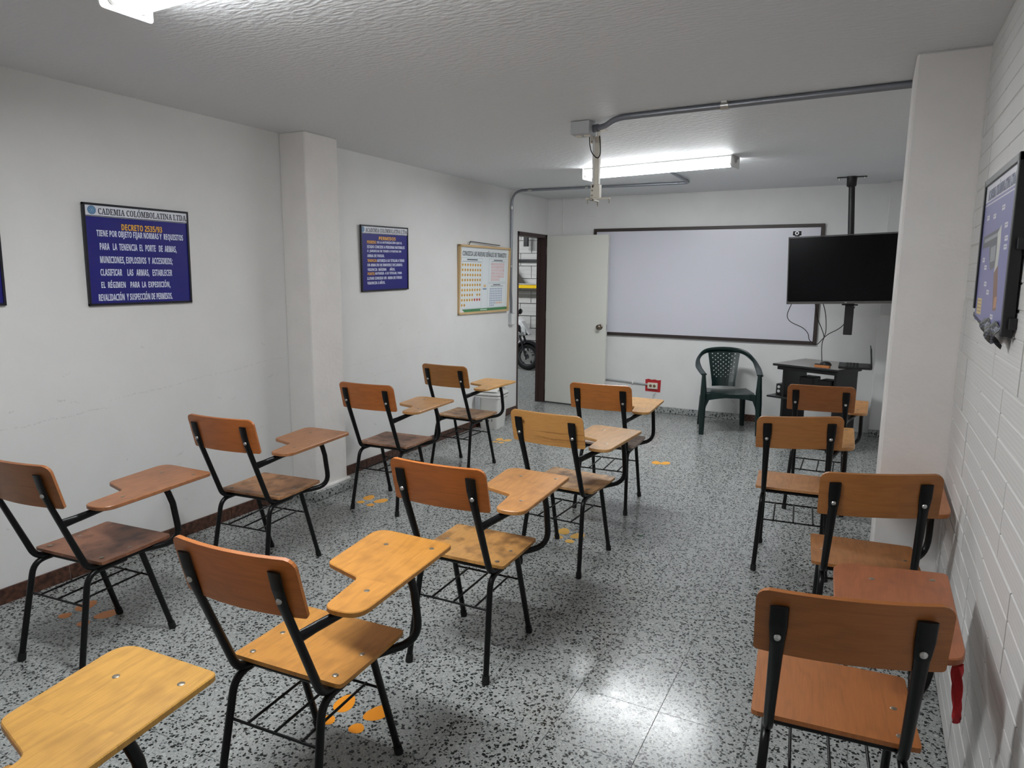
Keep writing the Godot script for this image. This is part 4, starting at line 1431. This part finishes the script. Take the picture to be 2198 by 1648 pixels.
	b.tube(fillet([Vector3(-1.575, 2.384, -5.62), Vector3(-1.6, 2.384, -6.675), Vector3(-3.425, 2.384, -6.59), Vector3(-3.425, 1.35, -6.585), Vector3(-3.428, 1.25, -6.60), Vector3(-3.432, 1.11, -6.61)], [0, 0.06, 0.13, 0.3, 0.2], 8), 0.0125, 12)
	part("pipe", b.mesh(), M.galv, c2)
	for q in [[Vector3(-2.62, 2.384, -6.627), Vector3(-2.59, 2.384, -6.628)], [Vector3(-3.425, 1.62, -6.587), Vector3(-3.425, 1.60, -6.587)], [Vector3(-3.425, 2.23, -6.587), Vector3(-3.425, 2.20, -6.587)], [Vector3(-3.24, 2.384, -6.597), Vector3(-3.2, 2.384, -6.6)]]:
		b = MB.new()
		b.tube(q, 0.0155, 12)
		part("coupling", b.mesh(), M.steel, c2)
	var sw := thing("switch_box", "grey wall box at the foot of the conduit beside the door", "switch", Vector3(LX, 1.05, -6.605))
	part("box", boxm(Vector3(0.02, 0, 0), Vector3(0.04, 0.125, 0.075), 0.004), M.grey_box, sw)
	part("cover", boxm(Vector3(0.0415, 0, 0), Vector3(0.004, 0.115, 0.066), 0.001), M.white_paint, sw)
	# projector mount
	var pm := thing("projector_mount", "empty cream projector bracket hanging from the ceiling", "bracket", Vector3(-1.588, 0, -4.16))
	b = MB.new()
	b.box(Vector3(0, 2.398, 0), Vector3(0.13, 0.004, 0.09), 0.001)
	b.box(Vector3(-0.02, 2.36, 0), Vector3(0.004, 0.075, 0.05), 0.001)
	b.box(Vector3(0.022, 2.36, 0), Vector3(0.004, 0.075, 0.05), 0.001)
	part("ceiling_plate", b.mesh(), M.cream, pm)
	part("post", boxm(Vector3(0.012, 2.19, 0), Vector3(0.044, 0.34, 0.036), 0.004), M.cream, pm)
	part("post_cover", boxm(Vector3(0.0, 2.2, 0.02), Vector3(0.014, 0.29, 0.006), 0.002), M.white_paint, pm)
	part("lower_sleeve", boxm(Vector3(0.014, 2.035, 0), Vector3(0.056, 0.085, 0.046), 0.003), M.cream, pm)
	part("arm", boxm(Vector3(0.055, 1.99, 0.01), Vector3(0.11, 0.008, 0.02), 0.001), M.cream, pm)
	part("arm", boxm(Vector3(-0.012, 1.985, -0.04), Vector3(0.02, 0.008, 0.13), 0.001), M.cream, pm)
	part("arm", boxm(Vector3(-0.012, 1.985, 0.04), Vector3(0.02, 0.008, 0.09), 0.001), M.cream, pm)
	for q in [Vector3(0.105, 1.975, 0.01), Vector3(-0.012, 1.97, 0.075), Vector3(-0.012, 1.97, -0.1)]:
		b = MB.new()
		b.tube([q + Vector3(0, 0.02, 0), q + Vector3(0, -0.015, 0)], 0.003, 8)
		part("pin", b.mesh(), M.bolt, pm)
	for q in [Vector3(-0.003, 2.04, 0.022), Vector3(0.003, 2.07, 0.0225), Vector3(-0.003, 2.01, 0.022), Vector3(0.0, 2.36, 0.026), Vector3(-0.012, 2.33, 0.022), Vector3(0.023, 2.05, 0.01), Vector3(0.023, 2.02, 0.01)]:
		b = MB.new()
		b.lathe([Vector2(0.0055, 0), Vector2(0.0055, 0.003), Vector2(0.003, 0.005), Vector2(0, 0.005)], 10, Transform3D(Basis(Vector3.RIGHT, PI / 2), q))
		part("screw", b.mesh(), M.bolt, pm)
	var lc := thing("cable_loop", "black cable loop dangling from the ceiling junction box", "cable")
	b = MB.new()
	b.tube(smooth([Vector3(-1.555, 2.345, -3.97), Vector3(-1.585, 2.37, -4.06), Vector3(-1.598, 2.33, -4.09), Vector3(-1.596, 2.29, -4.1), Vector3(-1.582, 2.255, -4.1), Vector3(-1.551, 2.226, -4.1), Vector3(-1.532, 2.243, -4.1), Vector3(-1.532, 2.299, -4.1), Vector3(-1.541, 2.354, -4.11)]), 0.0033, 6)
	part("cord", b.mesh(), M.rubber, lc)
	# outlet on the far wall
	var ou := thing("wall_outlet", "beige double socket on a red plate on the far wall", "outlet", Vector3(-2.118, 0.302, BZ))
	b = MB.new()
	b.extrude(PackedVector2Array([Vector2(-0.088, -0.062), Vector2(-0.05, -0.07), Vector2(-0.02, -0.062), Vector2(0.02, -0.068), Vector2(0.05, -0.06), Vector2(0.09, -0.065), Vector2(0.086, 0.074), Vector2(-0.086, 0.07)]), 0.001, 0.004, 0.0, Transform3D(Basis(Vector3.RIGHT, PI / 2), Vector3.ZERO))
	part("backing", b.mesh(), M.red, ou, "red backing plate")
	part("cover", boxm(Vector3(0, -0.005, 0.014), Vector3(0.115, 0.07, 0.022), 0.004), M.cream, ou)
	for s in [-1.0, 1.0]:
		b = MB.new()
		b.lathe([Vector2(0, 0), Vector2(0.017, 0), Vector2(0.016, 0.003), Vector2(0, 0.003)], 18, Transform3D(Basis(Vector3.RIGHT, PI / 2), Vector3(s * 0.022, -0.005, 0.0245)))
		part("socket", b.mesh(), mat(c8(120, 86, 58), 0.5), ou)
	var cp := thing("outlet_pipe", "thin white pipe along the far wall to the red outlet", "pipe")
	b = MB.new()
	b.tube(fillet([Vector3(-2.705, 0.83, BZ + 0.011), Vector3(-2.7, 0.335, BZ + 0.011), Vector3(-2.17, 0.308, BZ + 0.011)], [0, 0.03]), 0.010, 10)
	part("pipe", b.mesh(), M.grey_box, cp)
	part("pipe_clip", boxm(Vector3(-2.35, 0.318, BZ + 0.012), Vector3(0.018, 0.03, 0.026), 0.003), M.white_paint, cp)
	var rw := thing("cable_raceway", "thin white raceway strip above the door on the far wall", "raceway", Vector3(-3.255, 0, BZ))
	part("strip", boxm(Vector3(0, 2.2, 0.005), Vector3(0.014, 0.4, 0.01), 0.002), M.white_paint, rw)
	var bp := thing("blank_plate", "faint square blank cover plate high on the far wall", "plate", Vector3(-2.888, 2.246, BZ))
	part("cover", boxm(Vector3(0, 0, 0.003), Vector3(0.1, 0.13, 0.006), 0.002), M.wall, bp)
	var lf := thing("leaf_scrap", "tiny green leaf scrap on the bare floor of the aisle", "leaf", Vector3(-1.102, 0.0003, -3.812), 0.4)
	b = MB.new()
	b.extrude(PackedVector2Array([Vector2(-0.016, 0.0), Vector2(-0.006, -0.007), Vector2(0.008, -0.006), Vector2(0.017, 0.002), Vector2(0.004, 0.008), Vector2(-0.008, 0.006)]), 0.0, 0.002)
	part("blade", b.mesh(), mat(c8(34, 84, 46), 0.7), lf)
	# waste bin
	var bn := thing("waste_bin", "white plastic waste bin with swing lid by the doorway wall", "bin", Vector3(-3.31, 0, -5.98), 0.12)
	b = MB.new()
	var rings := []
	for q in [[0.0, 0.095, 0.105], [0.31, 0.118, 0.135], [0.315, 0.126, 0.143], [0.335, 0.126, 0.143]]:
		rings.append(q)
	for i in rings.size() - 1:
		var lo2: Array = rings[i]
		var hi2: Array = rings[i + 1]
		var pa := rounded([Vector2(-lo2[1], -lo2[2]), Vector2(lo2[1], -lo2[2]), Vector2(lo2[1], lo2[2]), Vector2(-lo2[1], lo2[2])], [0.03, 0.03, 0.03, 0.03])
		var pb := rounded([Vector2(-hi2[1], -hi2[2]), Vector2(hi2[1], -hi2[2]), Vector2(hi2[1], hi2[2]), Vector2(-hi2[1], hi2[2])], [0.03, 0.03, 0.03, 0.03])
		for k in pa.size():
			var k2 := (k + 1) % pa.size()
			b.face([Vector3(pa[k].x, lo2[0], pa[k].y), Vector3(pa[k2].x, lo2[0], pa[k2].y), Vector3(pb[k2].x, hi2[0], pb[k2].y), Vector3(pb[k].x, hi2[0], pb[k].y)], Vector3(pa[k].x, 0.0, pa[k].y))
	part("body", b.mesh(), M.bin, bn)
	b = MB.new()
	var lp := rounded([Vector2(-0.122, -0.14), Vector2(0.122, -0.14), Vector2(0.122, 0.14), Vector2(-0.122, 0.14)], [0.03, 0.03, 0.03, 0.03])
	b.extrude(lp, 0.338, 0.362, 0.004)
	part("lid", b.mesh(), M.bin, bn)
	b = MB.new()
	b.slab(range(-8, 9).map(func(i): return i / 8.0 * 0.12), 4, func(_x): return -0.1, func(_x): return 0.1, func(x, y): return Vector3(y, 0.36 + 0.06 * sqrt(maxf(0.0, 1.0 - pow(x / 0.125, 2.0))), -x), 0.004)
	part("flap", b.mesh(), M.bin, bn)
	part("handle", boxm(Vector3(-0.1, 0.26, 0.155), Vector3(0.05, 0.14, 0.012), 0.004), M.grey_box, bn)
	for q in [[0.02, 0.175, 0.03, 0.006], [0.06, 0.18, 0.02, 0.01], [0.01, 0.13, 0.02, 0.018], [0.05, 0.135, 0.03, 0.012], [0.015, 0.085, 0.006, 0.02], [0.05, 0.09, 0.006, 0.024]]:
		part("print_mark", boxm(Vector3(q[0] - 0.01, q[1], 0.108 + q[1] * 0.097), Vector3(q[2], q[3], 0.002)), M.ink, bn)
	build_plastic_chair()
	build_table()
	build_footprints()

func build_plastic_chair() -> void:
	var g: Material = M.green_plastic
	var t := thing("plastic_armchair", "dark green plastic armchair in front of the whiteboard", "chair", Vector3(-1.205, 0, -6.985), 0.355)
	# local +z is the front
	var b := MB.new()
	var xs := []
	for i in 17:
		xs.append(-0.225 + 0.45 * i / 16.0)
	b.slab(xs, 10, func(_x): return -0.22, func(x): return 0.225 - 0.04 * pow(absf(x) / 0.225, 4.0), func(x, z): return Vector3(-x, 0.405 - 0.02 * cos(x * 6.0) + 0.03 * z - 0.03 * pow(clampf((z - 0.14) / 0.09, 0, 1), 2.0), z), 0.008)
	part("seat", b.mesh(), g, t)
	b = MB.new()
	b.slab(xs, 2, func(x): return 0.33 + 0.035 * (1.0 - pow(absf(x) / 0.225, 2.0)), func(_x): return 0.40, func(x, y): return Vector3(x, y, 0.225 - 0.03 * pow(absf(x) / 0.225, 4.0)), 0.008)
	part("seat_apron", b.mesh(), g, t)
	# pierced backrest
	var surf := func(x: float, y: float) -> Vector3:
		var k := 1.0 + 0.35 * clampf((y - 0.12) / 0.3, -0.2, 1.0)
		return Vector3(x * k, 0.392 + y * 1.02, -0.205 - y * 0.2 - 0.03 * (1.0 - pow(x / 0.13, 2.0)))
	b = MB.new()
	var NC := 11
	var NR := 17
	for ci in NC:
		for ri in NR:
			var x0 := -0.125 + 0.25 * ci / NC
			var x1 := x0 + 0.25 / NC
			var y0 := 0.02 + 0.35 * ri / NR
			var y1 := y0 + 0.35 / NR
			var hole: bool = ri > 3 and ri < 16 and (ci + ri) % 2 == 0 and ci > 0 and ci < NC - 1
			for side in [1.0, -1.0]:
				var o := Vector3(0, 0, 0.0025 * side)
				var c := [surf.call(x0, y0) + o, surf.call(x1, y0) + o, surf.call(x1, y1) + o, surf.call(x0, y1) + o]
				if not hole:
					b.face(c, Vector3(0, 0, side))
				else:
					var mx := (x0 + x1) * 0.5
					var my := (y0 + y1) * 0.5
					var r := 0.0046
					var hq := [surf.call(mx - r, my - r) + o, surf.call(mx + r, my - r) + o, surf.call(mx + r, my + r) + o, surf.call(mx - r, my + r) + o]
					for k in 4:
						b.face([c[k], c[(k + 1) % 4], hq[(k + 1) % 4], hq[k]], Vector3(0, 0, side))
	part("backrest", b.mesh(), g, t, "pierced lattice backrest")
	# hoop of back and arms
	var hoop := smooth([Vector3(-0.262, 0.585, 0.2), Vector3(-0.275, 0.605, 0.1), Vector3(-0.285, 0.64, -0.04), Vector3(-0.265, 0.7, -0.18), Vector3(-0.18, 0.765, -0.27), Vector3(0, 0.785, -0.30), Vector3(0.18, 0.765, -0.27), Vector3(0.265, 0.7, -0.18), Vector3(0.285, 0.64, -0.04), Vector3(0.275, 0.605, 0.1), Vector3(0.262, 0.585, 0.2)], 6)
	b = MB.new()
	var hr := []
	for q in hoop:
		var k := clampf((-0.02 - q.z) / 0.2, 0.0, 1.0)
		hr.append(Vector2(lerpf(0.010, 0.026, k), lerpf(0.03, 0.014, k)))
	# flat band lying across the arm, standing up along the back
	var prev := Vector3.UP
	b.tube(hoop, 0.02, 12, Vector3(0, 1, 0.35), hr)
	part("arm_hoop", b.mesh(), g, t)
	for s in [-1.0, 1.0]:
		b = MB.new()
		var fp := [Vector3(s * 0.262, 0.595, 0.19), Vector3(s * 0.258, 0.42, 0.205), Vector3(s * 0.262, 0.3, 0.212), Vector3(s * 0.265, 0.0, 0.225)]
		b.tube(fp, 0.03, 12, Vector3.RIGHT, [Vector2(0.018, 0.03), Vector2(0.03, 0.032), Vector2(0.03, 0.032), Vector2(0.024, 0.024)])
		part("leg", b.mesh(), g, t)
		# flared web between leg and seat
		b = MB.new()
		b.extrude(PackedVector2Array([Vector2(s * 0.245, -0.40), Vector2(s * 0.245, -0.2), Vector2(s * 0.228, -0.28), Vector2(s * 0.2, -0.345), Vector2(s * 0.14, -0.37), Vector2(s * 0.14, -0.40)]), 0.205, 0.215, 0.0, Transform3D(Basis(Vector3.RIGHT, PI / 2), Vector3.ZERO))
		part("leg_web", b.mesh(), g, t)
		b = MB.new()
		b.tube([Vector3(s * 0.185, 0.375, -0.19), Vector3(s * 0.2, 0.3, -0.225), Vector3(s * 0.215, 0.0, -0.262)], 0.03, 12, Vector3.RIGHT, [Vector2(0.03, 0.028), Vector2(0.03, 0.026), Vector2(0.024, 0.022)])
		part("leg", b.mesh(), g, t)

func build_table() -> void:
	var t := thing("computer_table", "small black computer table in the far right corner", "table", Vector3(-0.365, 0, -6.80), -0.387)
	var k: Material = M.desk_black
	part("table_top", boxm(Vector3(0, 0.734, 0), Vector3(0.6, 0.02, 0.6), 0.003), k, t)
	part("laminate", boxm(Vector3(0, 0.7445, 0), Vector3(0.592, 0.002, 0.592)), M.desk_top, t, "grey laminate surface")
	part("keyboard_tray", boxm(Vector3(0.0, 0.705, 0.02), Vector3(0.54, 0.03, 0.5), 0.003), k, t)
	for s in [-1.0, 1.0]:
		part("side_panel", boxm(Vector3(s * 0.235, 0.345, 0), Vector3(0.022, 0.69, 0.42), 0.002), k, t)
		part("foot", boxm(Vector3(s * 0.235, 0.02, 0), Vector3(0.05, 0.04, 0.5), 0.006), k, t)
	part("crossbar", boxm(Vector3(0, 0.12, -0.17), Vector3(0.45, 0.05, 0.016), 0.002), k, t)
	part("lower_shelf", boxm(Vector3(-0.08, 0.425, 0.05), Vector3(0.6, 0.016, 0.36), 0.002), k, t)
	var sp := thing("speaker", "small black speaker box with round cones on the table's side shelf", "speaker", Vector3(-0.666, 0.434, -6.857), -0.387)
	part("case", boxm(Vector3(0, 0.05, 0), Vector3(0.1, 0.1, 0.12), 0.004), k, sp)
	for y in [0.032, 0.072]:
		var c := MB.new()
		c.lathe([Vector2(0, 0), Vector2(0.013, 0.0), Vector2(0.014, 0.004), Vector2(0.009, 0.005), Vector2(0.0, 0.002)], 16, Transform3D(Basis(Vector3.RIGHT, PI / 2), Vector3(-0.02, y, 0.06)))
		part("cone", c.mesh(), M.grey_box, sp)
	for q in [[Vector3(-0.44, 0.434, -6.74), Vector3(0.12, 0.2, 0.16), "black equipment box on the left of the table's lower shelf"], [Vector3(-0.28, 0.434, -6.66), Vector3(0.12, 0.19, 0.15), "black equipment box on the right of the table's lower shelf"]]:
		var e := thing("equipment_box", q[2], "box", q[0], -0.387)
		part("case", boxm(Vector3(0, q[1].y * 0.5, 0), q[1], 0.005), k, e)
		part("vent", boxm(Vector3(0, q[1].y * 0.6, q[1].z * 0.5), Vector3(0.07, 0.004, 0.003)), M.tv_bezel, e)
	# laptop opened edge-on
	var lp := thing("laptop", "open black laptop seen edge-on at the right of the table", "laptop", Vector3(-0.085, 0.746, -6.70), 0.02)
	part("base", boxm(Vector3(0, 0.01, 0), Vector3(0.26, 0.018, 0.34), 0.004), k, lp)
	var scr := MB.new()
	scr.box(Vector3(0, 0.085, 0), Vector3(0.009, 0.17, 0.34), 0.002, Transform3D(Basis(Vector3.BACK, 0.1), Vector3(0.128, 0.012, 0)))
	part("screen", scr.mesh(), k, lp)
	var ky := MB.new()
	for i in 10:
		for j in 4:
			ky.box(Vector3(-0.06 + j * 0.026, 0.0205, -0.14 + i * 0.03), Vector3(0.02, 0.003, 0.024), 0.0006)
	part("keyboard", ky.mesh(), M.rubber, lp)
	var ms := thing("mouse", "black computer mouse beside the laptop", "mouse", Vector3(-0.32, 0.746, -6.69), -0.5)
	var mb := MB.new()
	mb.lathe([Vector2(0.052, 0.0), Vector2(0.054, 0.012), Vector2(0.044, 0.03), Vector2(0.022, 0.04), Vector2(0, 0.042)], 20, Transform3D(Basis.from_scale(Vector3(1.0, 0.9, 0.62)), Vector3.ZERO))
	part("shell", mb.mesh(), k, ms)
	part("wheel", boxm(Vector3(0.03, 0.03, 0), Vector3(0.014, 0.01, 0.006), 0.001), M.tv_bezel, ms)
	var wb := thing("wood_block", "small wooden block at the front edge of the black table", "block", Vector3(-0.335, 0.746, -6.485), -0.387)
	part("block", boxm(Vector3(0, 0.014, 0), Vector3(0.13, 0.024, 0.03), 0.002), wood(c8(180, 118, 66), M.wood_tex[0], 0.5, Vector3.ZERO), wb)
	part("lid", boxm(Vector3(0, 0.03, 0), Vector3(0.126, 0.006, 0.03), 0.001), M.rubber, wb)

func build_footprints() -> void:
	# pairs: where, left sole, right sole, how worn
	var sites := [
		["on the floor under the golden desk chair", Vector2(-1.56, -1.735), Vector2(-1.423, -1.747), c8(240, 150, 20), 0.0],
		["under the dark brown desk chair by the left wall", Vector2(-3.098, -1.744), Vector2(-2.937, -1.741), c8(208, 128, 60), 0.0],
		["on the floor under the pale-backed desk chair", Vector2(-1.534, -3.661), Vector2(-1.432, -3.632), c8(212, 160, 44), 0.0],
		["on the floor beside the left pillar", Vector2(-2.96, -3.60), Vector2(-2.845, -3.585), c8(236, 164, 40), 0.0],
		["on the floor in front of the waste bin", Vector2(-2.985, -5.53), Vector2(-2.905, -5.53), c8(230, 172, 80), 0.0],
		["on the open floor before the green armchair", Vector2(-1.473, -5.446), Vector2(-1.402, -5.469), c8(238, 168, 50), 1.0]]
	for q in sites:
		for s in 2:
			var p: Vector2 = q[1 + s]
			var who := "left" if s == 0 else "right"
			var t := thing("footprint_sticker", "%s orange footprint sticker %s" % [who, q[0]], "sticker", Vector3(p.x, 0.0002, p.y), (0.1 if s == 0 else -0.1), "orange footprint stickers")
			var sg := 1.0 if s == 0 else -1.0
			var m := mat(q[3], 0.45)
			var sole := PackedVector2Array()
			var heel := PackedVector2Array()
			for k in 22:
				var a := TAU * k / 22.0
				var wob := 1.0 + 0.05 * sin(a * 3.0 + s)
				sole.append(Vector2(cos(a) * 0.036 * wob + 0.006 * sg * sin(a), sin(a) * 0.052 * wob))
				heel.append(Vector2(cos(a) * 0.027 * wob, 0.1 + sin(a) * 0.026 * wob))
			var b := MB.new()
			b.extrude(sole, 0.0, 0.0005)
			part("sole", b.mesh(), m, t)
			if q[4] > 0.0:
				continue
			b = MB.new()
			b.extrude(heel, 0.0, 0.0005)
			part("heel", b.mesh(), m, t)

# ---------------------------------------------------------------- scene
func _ready() -> void:
	rng.seed = 20240611
	var cam := Camera3D.new()
	cam.name = "camera"
	add_child(cam)
	cam.position = Vector3(0, 1.5196, 0)
	cam.rotation = Vector3(-0.1569, 0.4771, 0.0082)
	cam.fov = rad_to_deg(2.0 * atan(824.0 / 1480.23))
	cam.near = 0.05
	cam.current = true
	var we := WorldEnvironment.new()
	we.name = "world"
	var env := Environment.new()
	env.background_mode = Environment.BG_COLOR
	env.background_color = Color(0.02, 0.02, 0.02)
	env.tonemap_mode = Environment.TONE_MAPPER_LINEAR
	env.tonemap_exposure = 1.0
	env.sdfgi_enabled = true
	env.ssao_enabled = true
	env.ssil_enabled = true
	we.environment = env
	add_child(we)
	var f1 := SystemFont.new()
	f1.font_names = PackedStringArray(["Droid Sans"])
	f1.font_weight = 700
	sans = FontVariation.new()
	sans.base_font = f1
	sans.variation_embolden = 0.25
	var f2 := SystemFont.new()
	f2.font_names = PackedStringArray(["Droid Serif"])
	f2.font_weight = 700
	serif = FontVariation.new()
	serif.base_font = f2
	serif.variation_embolden = 0.2
	materials()
	build_lamp(Vector3(-1.595, HC, -5.545), -0.155, "lit twin-tube ceiling lamp in front of the whiteboard", 2.5, 46.0)
	build_lamp(Vector3(-1.52, HC, -1.48), -0.03, "lit twin-tube ceiling lamp at the top left, only its end in view", 2.5, 46.0)
	build_lamp(Vector3(-5.6, 2.7, -8.6), 0.0, "lit twin-tube ceiling lamp of the passage, out of view", 4.5, 30.0)
	build_shell()
	build_door()
	build_passage()
	build_chairs()
	build_fittings()
	build_signs()
